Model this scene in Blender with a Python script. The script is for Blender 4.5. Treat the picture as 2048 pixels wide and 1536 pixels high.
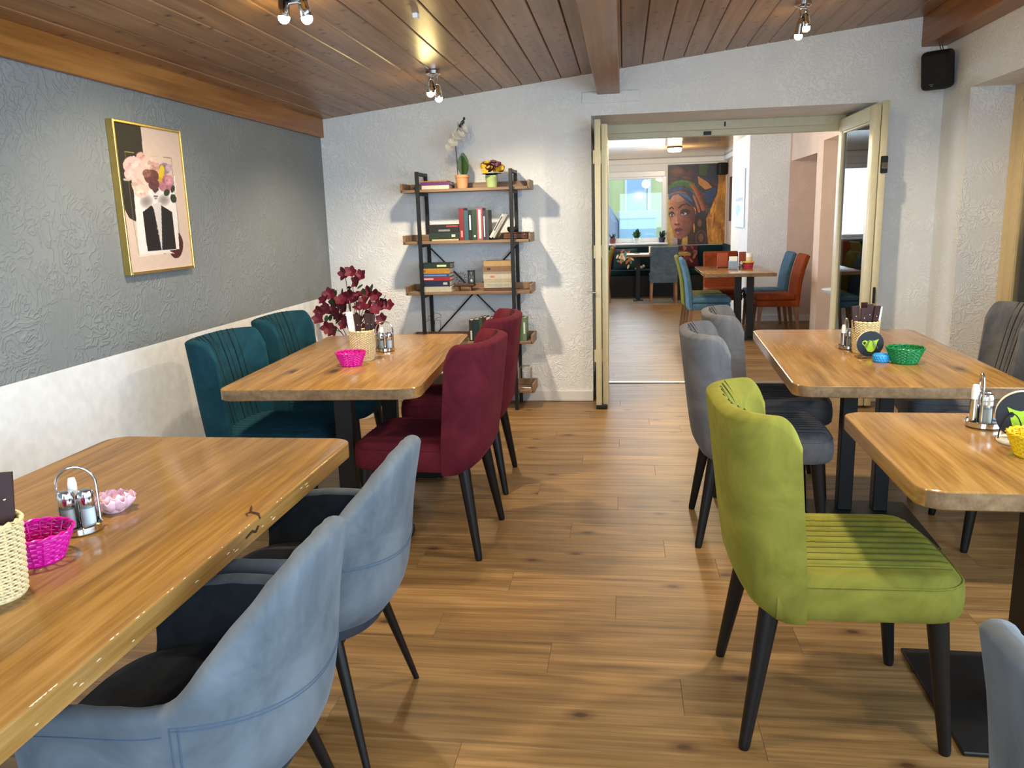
import bpy, bmesh, math, random
import numpy as np
from mathutils import Matrix, Vector
random.seed(7)
for o in list(bpy.data.objects): bpy.data.objects.remove(o)
SC = bpy.context.scene
COL = SC.collection
PI = math.pi

# ------------------------------------------------------------------ camera, world, daylight, exposure
CAM_H = 1.4
yaw, pitch, roll, FPX = 0.142193854, 0.204975631, -0.029453227, 1600.0
def cam_basis():
    cy, sy, cp, sp = math.cos(yaw), math.sin(yaw), math.cos(pitch), math.sin(pitch)
    f = Vector((-sy*cp, cy*cp, -sp)); r = Vector((cy, sy, 0)); u = r.cross(f)
    cr, sr = math.cos(roll), math.sin(roll)
    return r*cr + u*sr, -r*sr + u*cr, f
_r, _u, _f = cam_basis()
cd = bpy.data.cameras.new('camera'); cam = bpy.data.objects.new('camera', cd); COL.objects.link(cam)
cd.sensor_width = 36; cd.lens = FPX/2048*36; cd.clip_start = 0.05; cd.clip_end = 200
M = Matrix.Identity(4)
for i in range(3):
    M[i][0], M[i][1], M[i][2] = _r[i], _u[i], -_f[i]
M[2][3] = CAM_H
cam.matrix_world = M
SC.camera = cam

w = bpy.data.worlds.new('sky'); SC.world = w; w.use_nodes = True
w.node_tree.nodes['Background'].inputs[0].default_value = (0.62, 0.80, 1.0, 1)
w.node_tree.nodes['Background'].inputs[1].default_value = 1.5
SC.view_settings.view_transform = 'Standard'; SC.view_settings.look = 'None'
SC.view_settings.gamma = 1.0; SC.view_settings.use_curve_mapping = False
SC.view_settings.exposure = 0.42

def area_light(name, loc, rot, sx, sy, power, color):
    l = bpy.data.lights.new(name, 'AREA'); l.shape = 'RECTANGLE'; l.size = sx; l.size_y = sy
    l.energy = power; l.color = color
    o = bpy.data.objects.new(name, l); o.location = loc; o.rotation_euler = rot; COL.objects.link(o)
    return o
# daylight through the window band behind the viewer, the garden door at the right and the far room's windows
area_light('daylight_rear_window', (0.15, -1.52, 1.5), (PI/2, 0, 0), 3.6, 1.3, 68, (0.58, 0.79, 1.0))
area_light('daylight_right_window', (2.12, 0.7, 1.4), (0, PI/2, 0), 1.2, 3.8, 88, (0.58, 0.79, 1.0))
area_light('daylight_far_window', (-0.25, 14.62, 1.5), (-PI/2, 0, 0), 1.9, 1.1, 36, (0.66, 0.84, 1.0))
area_light('daylight_far_side_window', (-2.4, 9.2, 1.5), (0, -PI/2, 0), 1.2, 3.4, 95, (0.75, 0.88, 1.0))

# ------------------------------------------------------------------ helpers
def set_props(o, label=None, cat=None, group=None, kind=None):
    if label: o['label'] = label
    if cat: o['category'] = cat
    if group: o['group'] = group
    if kind: o['kind'] = kind
    return o

class MB:
    def __init__(s): s.v = []; s.f = []; s.sm = []; s.mi = {}
    def add(s, vs, fs, smooth=False):
        b = len(s.v); s.v += [tuple(p) for p in vs]
        for f in fs: s.f.append(tuple(b+i for i in f)); s.sm.append(smooth)
        return s
    def box(s, x0, x1, y0, y1, z0, z1, bev=0.0, seg=1, M=None):
        if bev > 0:
            bm = bmesh.new()
            vs = [bm.verts.new(p) for p in ((x0,y0,z0),(x1,y0,z0),(x1,y1,z0),(x0,y1,z0),(x0,y0,z1),(x1,y0,z1),(x1,y1,z1),(x0,y1,z1))]
            for f in ((0,3,2,1),(4,5,6,7),(0,1,5,4),(1,2,6,5),(2,3,7,6),(3,0,4,7)): bm.faces.new([vs[i] for i in f])
            bmesh.ops.bevel(bm, geom=list(bm.edges), offset=bev, segments=seg, profile=0.5, affect='EDGES')
            bm.verts.index_update()
            vv = [v.co.copy() for v in bm.verts]
            if M: vv = [M @ p for p in vv]
            s.add(vv, [[v.index for v in f.verts] for f in bm.faces], seg > 1)
            bm.free(); return s
        vv = [Vector(p) for p in ((x0,y0,z0),(x1,y0,z0),(x1,y1,z0),(x0,y1,z0),(x0,y0,z1),(x1,y0,z1),(x1,y1,z1),(x0,y1,z1))]
        if M: vv = [M @ p for p in vv]
        return s.add(vv, ((0,3,2,1),(4,5,6,7),(0,1,5,4),(1,2,6,5),(2,3,7,6),(3,0,4,7)))
    def cyl(s, p0, p1, r0, r1=None, n=16, cap=True):
        r1 = r0 if r1 is None else r1
        p0, p1 = Vector(p0), Vector(p1); d = (p1-p0).normalized()
        a = d.orthogonal().normalized(); b = d.cross(a)
        vs = []
        for p, r in ((p0, r0), (p1, r1)):
            for i in range(n):
                t = 2*PI*i/n; vs.append(p + a*(r*math.cos(t)) + b*(r*math.sin(t)))
        s.add(vs, [(i, (i+1) % n, n+(i+1) % n, n+i) for i in range(n)], True)
        if cap:
            s.add(vs[:n], [tuple(range(n))[::-1]]); s.add(vs[n:], [tuple(range(n))])
        return s
    def tube(s, pts, r, n=8, closed=False, flat=None):
        pts = [Vector(p) for p in pts]; m = len(pts)
        vs = []; prev = None
        for i, p in enumerate(pts):
            if closed: d = (pts[(i+1) % m]-pts[i-1])
            else: d = pts[min(i+1, m-1)]-pts[max(i-1, 0)]
            d.normalize()
            if prev is None: a = d.orthogonal().normalized()
            else:
                a = prev - d*prev.dot(d)
                a = a.normalized() if a.length > 1e-6 else d.orthogonal().normalized()
            prev = a; b = d.cross(a)
            rr = r[i] if isinstance(r, (list, tuple)) else r
            for k in range(n):
                t = 2*PI*k/n; vs.append(p + a*(rr*math.cos(t)) + b*(rr*math.sin(t)))
        fs = []
        for i in range(m if closed else m-1):
            j = (i+1) % m
            for k in range(n):
                fs.append((i*n+k, i*n+(k+1) % n, j*n+(k+1) % n, j*n+k))
        s.add(vs, fs, True)
        if not closed:
            s.add(vs[:n], [tuple(range(n))[::-1]]); s.add(vs[-n:], [tuple(range(n))])
        return s
    def lathe(s, prof, n=24, c=(0, 0, 0), smooth=True):
        vs = []; m = len(prof)
        for r, z in prof:
            for i in range(n):
                t = 2*PI*i/n; vs.append((c[0]+r*math.cos(t), c[1]+r*math.sin(t), c[2]+z))
        fs = []
        for j in range(m-1):
            for i in range(n):
                fs.append((j*n+i, j*n+(i+1) % n, (j+1)*n+(i+1) % n, (j+1)*n+i))
        s.add(vs, fs, smooth)
        return s
    def grid(s, fn, nu, nv, closeu=False, smooth=True):
        vs = [fn(i, j) for j in range(nv) for i in range(nu)]
        fs = []
        for j in range(nv-1):
            for i in range(nu if closeu else nu-1):
                k = (i+1) % nu
                fs.append((j*nu+i, j*nu+k, (j+1)*nu+k, (j+1)*nu+i))
        return s.add(vs, fs, smooth)
    def prism(s, pts, z0, z1, smooth=False):
        n = len(pts)
        vs = [(x, y, z0) for x, y in pts] + [(x, y, z1) for x, y in pts]
        s.add(vs, [tuple(range(n))[::-1], tuple(range(n, 2*n))])
        s.add(vs, [(i, (i+1) % n, n+(i+1) % n, n+i) for i in range(n)], smooth)
        return s
    def ball(s, c, rx, ry=None, rz=None, nu=14, nv=9):
        ry = rx if ry is None else ry; rz = rx if rz is None else rz
        def fn(i, j):
            t = 2*PI*i/nu; p = -PI/2+PI*j/(nv-1)
            return (c[0]+rx*math.cos(p)*math.cos(t), c[1]+ry*math.cos(p)*math.sin(t), c[2]+rz*math.sin(p))
        return s.grid(fn, nu, nv, True)
    def xf(s, M):
        s.v = [tuple(M @ Vector(p)) for p in s.v]; return s
    def mesh(s, name):
        me = bpy.data.meshes.new(name)
        me.from_pydata(s.v, [], s.f)
        me.polygons.foreach_set('use_smooth', s.sm)
        for q, k in s.mi.items(): me.polygons[q].material_index = k
        me.update()
        if any(s.sm): me.set_sharp_from_angle(angle=0.75)
        return me

def obj(name, mb, mat, parent=None, loc=None, rot=None, recalc=True):
    me = mb.mesh(name) if isinstance(mb, MB) else mb
    if recalc and isinstance(mb, MB):
        bm = bmesh.new(); bm.from_mesh(me)
        bmesh.ops.remove_doubles(bm, verts=bm.verts, dist=1e-6)
        bmesh.ops.recalc_face_normals(bm, faces=bm.faces); bm.to_mesh(me); bm.free()
        if any(mb.sm): me.set_sharp_from_angle(angle=0.75)
    if mat is not None and not me.materials: me.materials.append(mat)
    o = bpy.data.objects.new(name, me); COL.objects.link(o)
    if parent: o.parent = parent
    if loc: o.location = loc
    if rot: o.rotation_euler = rot
    return o
def thing(name, label, cat, loc=(0, 0, 0), rz=0.0, group=None, rot=None):
    o = bpy.data.objects.new(name, None); COL.objects.link(o)
    o.empty_display_size = 0.05
    o.location = loc; o.rotation_euler = rot if rot else (0, 0, rz)
    return set_props(o, label, cat, group)
def copy_tree(o, parent=None):
    c = o.copy(); COL.objects.link(c); c.parent = parent
    for ch in o.children: copy_tree(ch, c)
    return c
def struct(name, mb, mat, parent=None):
    o = obj(name, mb, mat, parent)
    if parent is None: o['kind'] = 'structure'
    return o

# ------------------------------------------------------------------ materials
def lin(c):
    return tuple(((x/255.0)/12.92 if x/255.0 <= 0.04045 else ((x/255.0+0.055)/1.055)**2.4) for x in c)
def new_mat(name):
    m = bpy.data.materials.new(name); m.use_nodes = True
    nt = m.node_tree; b = nt.nodes['Principled BSDF']
    return m, nt, b
def N(nt, t, **k):
    n = nt.nodes.new(t)
    for a, v in k.items():
        if a.startswith('i_'):
            key = a[2:]; key = int(key) if key.isdigit() else key.replace('_', ' ')
            n.inputs[key].default_value = v
        else: setattr(n, a, v)
    return n
def ramp(nt, fac, stops):
    r = nt.nodes.new('ShaderNodeValToRGB'); e = r.color_ramp.elements
    while len(e) < len(stops): e.new(0.5)
    for i, (p, c) in enumerate(stops):
        e[i].position = p; e[i].color = (c[0], c[1], c[2], 1) if len(c) == 3 else c
    nt.links.new(fac, r.inputs[0]); return r
def plain(name, rgb, rough=0.5, metal=0.0, var=0.08, scale=30, spec=0.5, coat=0, emit=None):
    m, nt, b = new_mat(name)
    tc = N(nt, 'ShaderNodeTexCoord'); no = N(nt, 'ShaderNodeTexNoise', i_Scale=scale, i_Detail=3.0)
    nt.links.new(tc.outputs['Object'], no.inputs['Vector'])
    c = lin(rgb)
    r = ramp(nt, no.outputs['Fac'], [(0.3, tuple(x*(1-var) for x in c)), (0.7, tuple(min(1, x*(1+var)) for x in c))])
    nt.links.new(r.outputs[0], b.inputs['Base Color'])
    b.inputs['Roughness'].default_value = rough; b.inputs['Metallic'].default_value = metal
    b.inputs['Specular IOR Level'].default_value = spec
    b.inputs['Coat Weight'].default_value = coat
    if emit:
        b.inputs['Emission Color'].default_value = (*lin(rgb), 1); b.inputs['Emission Strength'].default_value = emit
    return m
def plaster(name, rgb, scale=16, strength=0.35, dist=0.012):
    m, nt, b = new_mat(name); L = nt.links
    tc = N(nt, 'ShaderNodeTexCoord')
    n1 = N(nt, 'ShaderNodeTexNoise', i_Scale=scale, i_Detail=2.0, i_Roughness=0.45, i_Distortion=2.2)
    n2 = N(nt, 'ShaderNodeTexNoise', i_Scale=scale*0.35, i_Detail=1.0)
    n3 = N(nt, 'ShaderNodeTexNoise', i_Scale=scale*9, i_Detail=2.0)
    for n in (n1, n2, n3): L.new(tc.outputs['Object'], n.inputs['Vector'])
    s = N(nt, 'ShaderNodeMath', operation='SUBTRACT'); s.inputs[1].default_value = 0.5; L.new(n1.outputs['Fac'], s.inputs[0])
    a = N(nt, 'ShaderNodeMath', operation='ABSOLUTE'); L.new(s.outputs[0], a.inputs[0])
    r = ramp(nt, a.outputs[0], [(0.0, (1, 1, 1)), (0.07, (0.15, 0.15, 0.15)), (0.2, (0.0, 0.0, 0.0))])
    mu = N(nt, 'ShaderNodeMath', operation='MULTIPLY'); L.new(r.outputs[0], mu.inputs[0])
    r2 = ramp(nt, n2.outputs['Fac'], [(0.35, (0.15,)*3), (0.65, (1,)*3)]); L.new(r2.outputs[0], mu.inputs[1])
    ad = N(nt, 'ShaderNodeMath', operation='MULTIPLY_ADD'); ad.inputs[1].default_value = 0.18
    L.new(n3.outputs['Fac'], ad.inputs[0]); L.new(mu.outputs[0], ad.inputs[2])
    bu = N(nt, 'ShaderNodeBump', i_Strength=strength, i_Distance=dist)
    L.new(ad.outputs[0], bu.inputs['Height']); L.new(bu.outputs[0], b.inputs['Normal'])
    c = lin(rgb)
    rc = ramp(nt, n2.outputs['Fac'], [(0.3, tuple(x*0.94 for x in c)), (0.7, tuple(min(1, x*1.04) for x in c))])
    L.new(rc.outputs[0], b.inputs['Base Color'])
    b.inputs['Roughness'].default_value = 0.75; b.inputs['Specular IOR Level'].default_value = 0.3
    return m
def wood(name, light, mid, dark, axis='Y', fine=60.0, long=1.6, rough=0.35, knots=0.5, knot_scale=3.0, stave=0.0, knot_rgb=(60, 35, 20), objrand=True, bump=0.05, spec=0.5, tint=0.25, knot_len=0.5, flat=False):
    m, nt, b = new_mat(name); L = nt.links
    tc = N(nt, 'ShaderNodeTexCoord'); vec = tc.outputs['Object']
    if objrand:
        oi = N(nt, 'ShaderNodeObjectInfo')
        cm = N(nt, 'ShaderNodeVectorMath', operation='SCALE'); cm.inputs[0].default_value = (37.1, 91.7, 13.3)
        L.new(oi.outputs['Random'], cm.inputs['Scale'])
        va = N(nt, 'ShaderNodeVectorMath', operation='ADD'); L.new(vec, va.inputs[0]); L.new(cm.outputs[0], va.inputs[1]); vec = va.outputs[0]
    if stave > 0:     # wide glued staves: each with its own tint and grain
        sx = N(nt, 'ShaderNodeSeparateXYZ'); L.new(vec, sx.inputs[0])
        dv = N(nt, 'ShaderNodeMath', operation='DIVIDE'); dv.inputs[1].default_value = stave
        L.new(sx.outputs[0 if axis == 'Y' else 1], dv.inputs[0])
        fl = N(nt, 'ShaderNodeMath', operation='FLOOR'); L.new(dv.outputs[0], fl.inputs[0])
        wn = N(nt, 'ShaderNodeTexWhiteNoise', noise_dimensions='1D'); L.new(fl.outputs[0], wn.inputs['W'])
        sc_ = N(nt, 'ShaderNodeVectorMath', operation='SCALE'); sc_.inputs[0].default_value = (3.3, 17.7, 5.1); L.new(wn.outputs['Value'], sc_.inputs['Scale'])
        va2 = N(nt, 'ShaderNodeVectorMath', operation='ADD'); L.new(vec, va2.inputs[0]); L.new(sc_.outputs[0], va2.inputs[1]); vec = va2.outputs[0]
        rnd = wn.outputs['Value']
    elif objrand: rnd = oi.outputs['Random']
    else: rnd = None
    ax = {'X': 0, 'Y': 1, 'Z': 2}[axis]
    def stretched(f, l):
        mp = N(nt, 'ShaderNodeMapping'); s = [f, f, f]; s[ax] = l; mp.inputs['Scale'].default_value = s
        L.new(vec, mp.inputs['Vector']); return mp.outputs[0]
    ng = N(nt, 'ShaderNodeTexNoise', i_Scale=1.0, i_Detail=5.0, i_Roughness=0.65, i_Distortion=0.3); L.new(stretched(fine, long), ng.inputs['Vector'])
    nb = N(nt, 'ShaderNodeTexNoise', i_Scale=1.0, i_Detail=3.0, i_Distortion=1.2); L.new(stretched(fine*0.16, long*0.7), nb.inputs['Vector'])
    mix = N(nt, 'ShaderNodeMix', data_type='FLOAT'); mix.inputs[0].default_value = 0.5
    L.new(ng.outputs['Fac'], mix.inputs[2]); L.new(nb.outputs['Fac'], mix.inputs[3])
    r = ramp(nt, mix.outputs[0], [(0.33, lin(dark)), (0.5, lin(mid)), (0.66, lin(light))])
    col = r.outputs[0]
    if rnd is not None and tint > 0:
        hv = N(nt, 'ShaderNodeHueSaturation')
        ma = N(nt, 'ShaderNodeMapRange'); ma.inputs[3].default_value = 1-tint; ma.inputs[4].default_value = 1+tint*0.6
        L.new(rnd, ma.inputs[0]); L.new(ma.outputs[0], hv.inputs['Value']); L.new(col, hv.inputs['Color']); col = hv.outputs[0]
    if knots > 0:
        vo = N(nt, 'ShaderNodeTexVoronoi', voronoi_dimensions='2D' if flat else '3D', i_Scale=1.0); L.new(stretched(knot_scale, knot_scale*knot_len), vo.inputs['Vector'])
        nd = N(nt, 'ShaderNodeTexNoise', i_Scale=1.0, i_Detail=2.0); L.new(stretched(knot_scale*5, knot_scale*2), nd.inputs['Vector'])
        dd = N(nt, 'ShaderNodeMath', operation='MULTIPLY_ADD'); dd.inputs[1].default_value = 0.05
        L.new(nd.outputs['Fac'], dd.inputs[0]); L.new(vo.outputs['Distance'], dd.inputs[2])
        kr = ramp(nt, dd.outputs[0], [(0.065, (1, 1, 1)), (0.10, (0.5,)*3), (0.2, (0, 0, 0))])
        sp = N(nt, 'ShaderNodeSeparateColor'); L.new(vo.outputs['Color'], sp.inputs[0])
        th = N(nt, 'ShaderNodeMath', operation='LESS_THAN'); th.inputs[1].default_value = knots; L.new(sp.outputs[0], th.inputs[0])
        kf = N(nt, 'ShaderNodeMath', operation='MULTIPLY'); L.new(kr.outputs[0], kf.inputs[0]); L.new(th.outputs[0], kf.inputs[1])
        mx = N(nt, 'ShaderNodeMix', data_type='RGBA'); L.new(kf.outputs[0], mx.inputs[0]); L.new(col, mx.inputs[6])
        mx.inputs[7].default_value = (*lin(knot_rgb), 1); col = mx.outputs[2]
    L.new(col, b.inputs['Base Color'])
    b.inputs['Roughness'].default_value = rough; b.inputs['Specular IOR Level'].default_value = spec
    if bump > 0:
        bu = N(nt, 'ShaderNodeBump', i_Strength=bump, i_Distance=0.002); L.new(ng.outputs['Fac'], bu.inputs['Height']); L.new(bu.outputs[0], b.inputs['Normal'])
    return m
def velvet(name, dark, light, scale=7.0, sheen=0.5):
    m, nt, b = new_mat(name); L = nt.links
    tc = N(nt, 'ShaderNodeTexCoord')
    n1 = N(nt, 'ShaderNodeTexNoise', i_Scale=scale, i_Detail=4.0, i_Roughness=0.62, i_Distortion=0.9); L.new(tc.outputs['Object'], n1.inputs['Vector'])
    n2 = N(nt, 'ShaderNodeTexNoise', i_Scale=420.0, i_Detail=1.0); L.new(tc.outputs['Object'], n2.inputs['Vector'])
    r = ramp(nt, n1.outputs['Fac'], [(0.28, lin(dark)), (0.72, lin(light))])
    L.new(r.outputs[0], b.inputs['Base Color'])
    b.inputs['Roughness'].default_value = 0.85; b.inputs['Specular IOR Level'].default_value = 0.15
    b.inputs['Sheen Weight'].default_value = sheen; b.inputs['Sheen Roughness'].default_value = 0.4
    b.inputs['Sheen Tint'].default_value = (*lin(light), 1)
    bu = N(nt, 'ShaderNodeBump', i_Strength=0.12, i_Distance=0.001); L.new(n2.outputs['Fac'], bu.inputs['Height']); L.new(bu.outputs[0], b.inputs['Normal'])
    return m
def glass(name, tint=(0.93, 0.97, 0.97), rough=0.0, ior=1.5):
    m = bpy.data.materials.new(name); m.use_nodes = True; nt = m.node_tree; nt.nodes.clear(); L = nt.links
    out = N(nt, 'ShaderNodeOutputMaterial'); tr = N(nt, 'ShaderNodeBsdfTransparent'); tr.inputs[0].default_value = (*tint, 1)
    gl = N(nt, 'ShaderNodeBsdfGlossy'); gl.inputs['Roughness'].default_value = rough
    fr = N(nt, 'ShaderNodeFresnel'); fr.inputs[0].default_value = ior
    mx = N(nt, 'ShaderNodeMixShader'); L.new(fr.outputs[0], mx.inputs[0]); L.new(tr.outputs[0], mx.inputs[1]); L.new(gl.outputs[0], mx.inputs[2]); L.new(mx.outputs[0], out.inputs[0])
    return m
def printed(name, rough=0.45):
    m, nt, b = new_mat(name)
    a = N(nt, 'ShaderNodeAttribute', attribute_name='print'); nt.links.new(a.outputs['Color'], b.inputs['Base Color'])
    b.inputs['Roughness'].default_value = rough; return m
def emitter(name, rgb, strength):
    m, nt, b = new_mat(name)
    b.inputs['Base Color'].default_value = (*lin(rgb), 1)
    b.inputs['Emission Color'].default_value = (*lin(rgb), 1); b.inputs['Emission Strength'].default_value = strength
    return m

m_floor = wood('oak_floor', (158, 124, 80), (129, 98, 58), (90, 67, 38), 'X', fine=70, long=1.8, rough=0.42, knots=0.24, knot_scale=5.5, knot_rgb=(70, 44, 26), tint=0.09, knot_len=0.55, flat=True)
m_table = wood('oak_table', (178, 138, 80), (154, 114, 59), (118, 84, 40), 'Y', fine=75, long=2.2, rough=0.16, knots=0.20, knot_scale=3.6, stave=0.2, knot_rgb=(70, 40, 20), tint=0.18, bump=0.0, spec=0.6, knot_len=0.45, flat=True)
m_endgrain = wood('oak_end_grain', (150, 122, 88), (128, 100, 68), (98, 74, 48), 'Z', fine=60, long=40, rough=0.4, knots=0, tint=0.05, bump=0)
m_ceil = wood('pine_ceiling', (164, 128, 92), (140, 105, 70), (108, 76, 45), 'Y', fine=40, long=1.1, rough=0.35, knots=0.5, knot_scale=8.5, knot_rgb=(62, 34, 16), tint=0.14, knot_len=0.8, flat=True)
m_beam = wood('pine_beam', (164, 112, 54), (138, 88, 37), (104, 62, 21), 'Y', fine=36, long=1.2, rough=0.35, knots=0.35, knot_scale=4.5, knot_rgb=(70, 34, 14), tint=0.08)
m_shelf = wood('rustic_shelf', (150, 122, 96), (124, 98, 74), (92, 70, 52), 'X', fine=60, long=2, rough=0.5, knots=0.2, knot_scale=5, tint=0.1)
m_legwood = wood('oak_leg', (150, 108, 66), (128, 88, 50), (96, 64, 36), 'Z', fine=80, long=4, rough=0.45, knots=0.0, tint=0.05)
m_box = wood('dark_wood', (110, 66, 38), (84, 48, 28), (56, 32, 18), 'X', fine=60, long=3, rough=0.5, knots=0.0, tint=0.05)
m_white = plaster('white_plaster', (234, 236, 238), 15, 0.45)
m_grey = plaster('grey_plaster', (132, 138, 141), 11, 0.45)
m_cream = plaster('cream_plaster', (238, 240, 242), 60, 0.25, 0.006)
m_pink = plaster('rose_plaster', (214, 190, 174), 14, 0.25)
m_smooth = plain('smooth_paint', (226, 226, 224), 0.6, var=0.02)
m_frame = plain('cream_lacquer', (208, 200, 168), 0.35, var=0.04)
m_frame_r = plain('tan_lacquer', (214, 190, 140), 0.35, var=0.05)
m_pvc = plain('white_frame', (232, 236, 240), 0.3, var=0.02)
m_black = plain('black_metal', (7, 7, 8), 0.5, var=0.1)
m_blackleg = plain('black_lacquer', (6, 6, 7), 0.4, var=0.1)
m_speaker = plain('black_plastic', (10, 10, 10), 0.6, var=0.1)
m_chrome = plain('chrome', (215, 216, 218), 0.12, 1.0, var=0.02)
m_brass = plain('brass_frame', (214, 186, 110), 0.28, 1.0, var=0.05)
m_alu = plain('aluminium', (205, 206, 208), 0.3, 1.0, var=0.05)
m_paper = plain('paper', (232, 224, 204), 0.8, var=0.06, scale=200)
m_napkin = plain('napkin', (245, 245, 245), 0.8, var=0.02)
m_leather = plain('brown_leather', (52, 22, 20), 0.55, var=0.2)
m_straw = plain('straw', (222, 200, 150), 0.55, var=0.12, scale=80)
m_glass = glass('clear_glass'); m_pane = glass('window_glass', (0.95, 0.98, 1.0))
m_salt = plain('salt', (240, 240, 240), 0.9, var=0.03)
m_leaf = plain('leaf', (38, 62, 40), 0.5, var=0.25)
m_stem = plain('stem', (56, 52, 34), 0.6, var=0.2)

# ------------------------------------------------------------------ room shell
XL, XR, YW, YD = -2.27, 2.14, 6.042, 6.84       # left wall, right wall, back wall front face, back wall rear face
def zc(x): return 2.16 + 0.111*(x+2.264)         # sloping ceiling
DX0, DX1, DZ = -0.235, 1.735, 2.10               # doorway to the second room

fb = MB().box(-2.6, 3.2, -1.8, 15.0, -0.06, -0.012)
floor = struct('floor', fb, m_floor)
PW, PL = 0.18, 1.22
plank_me = MB().box(0.0003, PL-0.0003, 0.0003, PW-0.0003, -0.013, 0.0, bev=0.0007).mesh('plank'); plank_me.materials.append(m_floor)
half_me = {}
def add_plank(x0, x1, y):
    l = round(x1-x0, 3)
    if l < 0.06: return
    if abs(l-PL) < 0.002: me = plank_me
    else:
        if l not in half_me:
            half_me[l] = MB().box(0.0003, l-0.0003, 0.0003, PW-0.0003, -0.013, 0.0, bev=0.0007).mesh('plank'); half_me[l].materials.append(m_floor)
        me = half_me[l]
    o = bpy.data.objects.new('plank', me); COL.objects.link(o); o.parent = floor; o.location = (x0, y, 0)
def plank_rows(y0, n, xa, xb, offs):
    for k in range(n):
        x = xa - offs[k % len(offs)]
        while x < xb-0.05:
            a, b = max(x, xa), min(x+PL, xb)
            add_plank(a, b, y0+k*PW); x += PL
OFF = [0.0, 0.41, 0.82, 0.2, 0.61, 1.02]
plank_rows(1.0, 32, XL, 2.42, OFF)                                  # main room
plank_rows(1.0+32*PW, 43, -0.9, 2.42, OFF)                          # second room as far as seams can be told apart
# the remaining floor behind the viewer and at the far left: plain boards too far aside to be seen singly
rb = MB().box(-2.6, 2.6, -1.8, 1.0, -0.0125, -0.0005).box(-2.6, -0.9, 6.76, 15, -0.0125, -0.0005).box(-0.9, 3.2, 14.49, 15, -0.0125, -0.0005).box(2.42, 3.2, 1.0, 14.49, -0.0125, -0.0005)
o = struct('rest_of_floor', rb, m_floor, floor)

# left wall: grey upper field over a cream lower field
ZB = 0.846
wl = struct('wall_left', MB().box(XL-0.15, XL, -1.8, YW, ZB, 2.4), m_grey)
struct('lower_field', MB().box(XL-0.15, XL+0.001, -1.8, YW, 0, ZB), m_cream, wl)
# back wall with the doorway
wb = MB().box(XL-0.15, DX0, YW, YD, 0, 2.75).box(DX1, XR+0.5, YW, YD, 0, 2.75).box(DX0, DX1, YW, YD, DZ, 2.75)
wback = struct('wall_back', wb, m_white)
# right wall with the deep door niche
NY, NX, NZ = 5.60, 2.40, 2.115
wr = MB().box(XR, XR+0.5, NY, YW, 0, 2.75).box(XR, XR+0.5, -1.8, NY, NZ, 2.75).box(XR, XR+0.2, -1.8, 3.2, 0, 0.75).box(XR, XR+0.2, -1.8, 3.2, 2.02, NZ).box(XR, XR+0.2, -1.8, -1.25, 0.75, 2.02).box(XR, XR+0.2, 2.65, 3.2, 0.75, 2.02)
struct('wall_right', wr, m_white)
# wall behind the viewer with its window band
wf = MB().box(-2.42, 2.64, -1.8, -1.6, 0, 0.8).box(-2.42, 2.64, -1.8, -1.6, 2.2, 2.8).box(-2.42, -1.75, -1.8, -1.6, 0.8, 2.2).box(2.05, 2.64, -1.8, -1.6, 0.8, 2.2)
struct('wall_front', wf, m_smooth)
w1 = struct('window_1', MB().box(-1.75, -1.68, -1.75, -1.68, 0.8, 2.2).box(1.98, 2.05, -1.75, -1.68, 0.8, 2.2).box(-1.68, 1.98, -1.75, -1.68, 0.8, 0.87).box(-1.68, 1.98, -1.75, -1.68, 2.13, 2.2).box(0.11, 0.19, -1.75, -1.68, 0.87, 2.13), m_pvc)
w4 = MB()
for a, b, c, d in ((-1.25, -1.18, 0.75, 2.02), (2.58, 2.65, 0.75, 2.02), (-1.18, 2.58, 0.75, 0.82), (-1.18, 2.58, 1.95, 2.02), (0.66, 0.74, 0.82, 1.95)): w4.box(XR+0.08, XR+0.15, a, b, c, d)
w4o = struct('window_4', w4, m_pvc)
for a, b in ((-1.18, 0.66), (0.74, 2.58)): struct('pane', MB().box(XR+0.11, XR+0.116, a, b, 0.82, 1.95), m_pane, w4o)
# ceiling slab and pine boards that follow its slope
cs = MB()
cs.add([(-2.5, -1.8, zc(-2.5)+0.03), (2.7, -1.8, zc(2.7)+0.03), (2.7, YW+0.1, zc(2.7)+0.03), (-2.5, YW+0.1, zc(-2.5)+0.03),
        (-2.5, -1.8, zc(-2.5)+0.1), (2.7, -1.8, zc(2.7)+0.1), (2.7, YW+0.1, zc(2.7)+0.1), (-2.5, YW+0.1, zc(-2.5)+0.1)],
       ((0, 3, 2, 1), (4, 5, 6, 7), (0, 1, 5, 4), (1, 2, 6, 5), (2, 3, 7, 6), (3, 0, 4, 7)))
ceil = struct('ceiling', cs, m_beam)
BW = 0.143
ang = math.atan(0.111)
bo = MB()
g, d, hh = 0.004, 0.006, 0.022
y0, y1 = -1.8, YW
prof = [(0.0015, hh), (0.0015, d), (g+0.002, 0), (BW-g-0.002, 0), (BW-0.0015, d), (BW-0.0015, hh)]
vs = [(x, y0, z) for x, z in prof]+[(x, y1, z) for x, z in prof]
n = len(prof)
bo.add(vs, [tuple(range(n)), tuple(range(n, 2*n))[::-1]]+[(i, n+i, n+(i+1) % n, (i+1) % n) for i in range(n)])
bo_me = bo.mesh('board'); bo_me.materials.append(m_ceil)
k = 0
x = XL-0.02
while x < XR+0.3:
    o = bpy.data.objects.new('board', bo_me); COL.objects.link(o); o.parent = ceil
    o.location = (x, 0, zc(x)); o.rotation_euler = (0, -ang, 0)
    x += BW*math.cos(ang)
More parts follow.
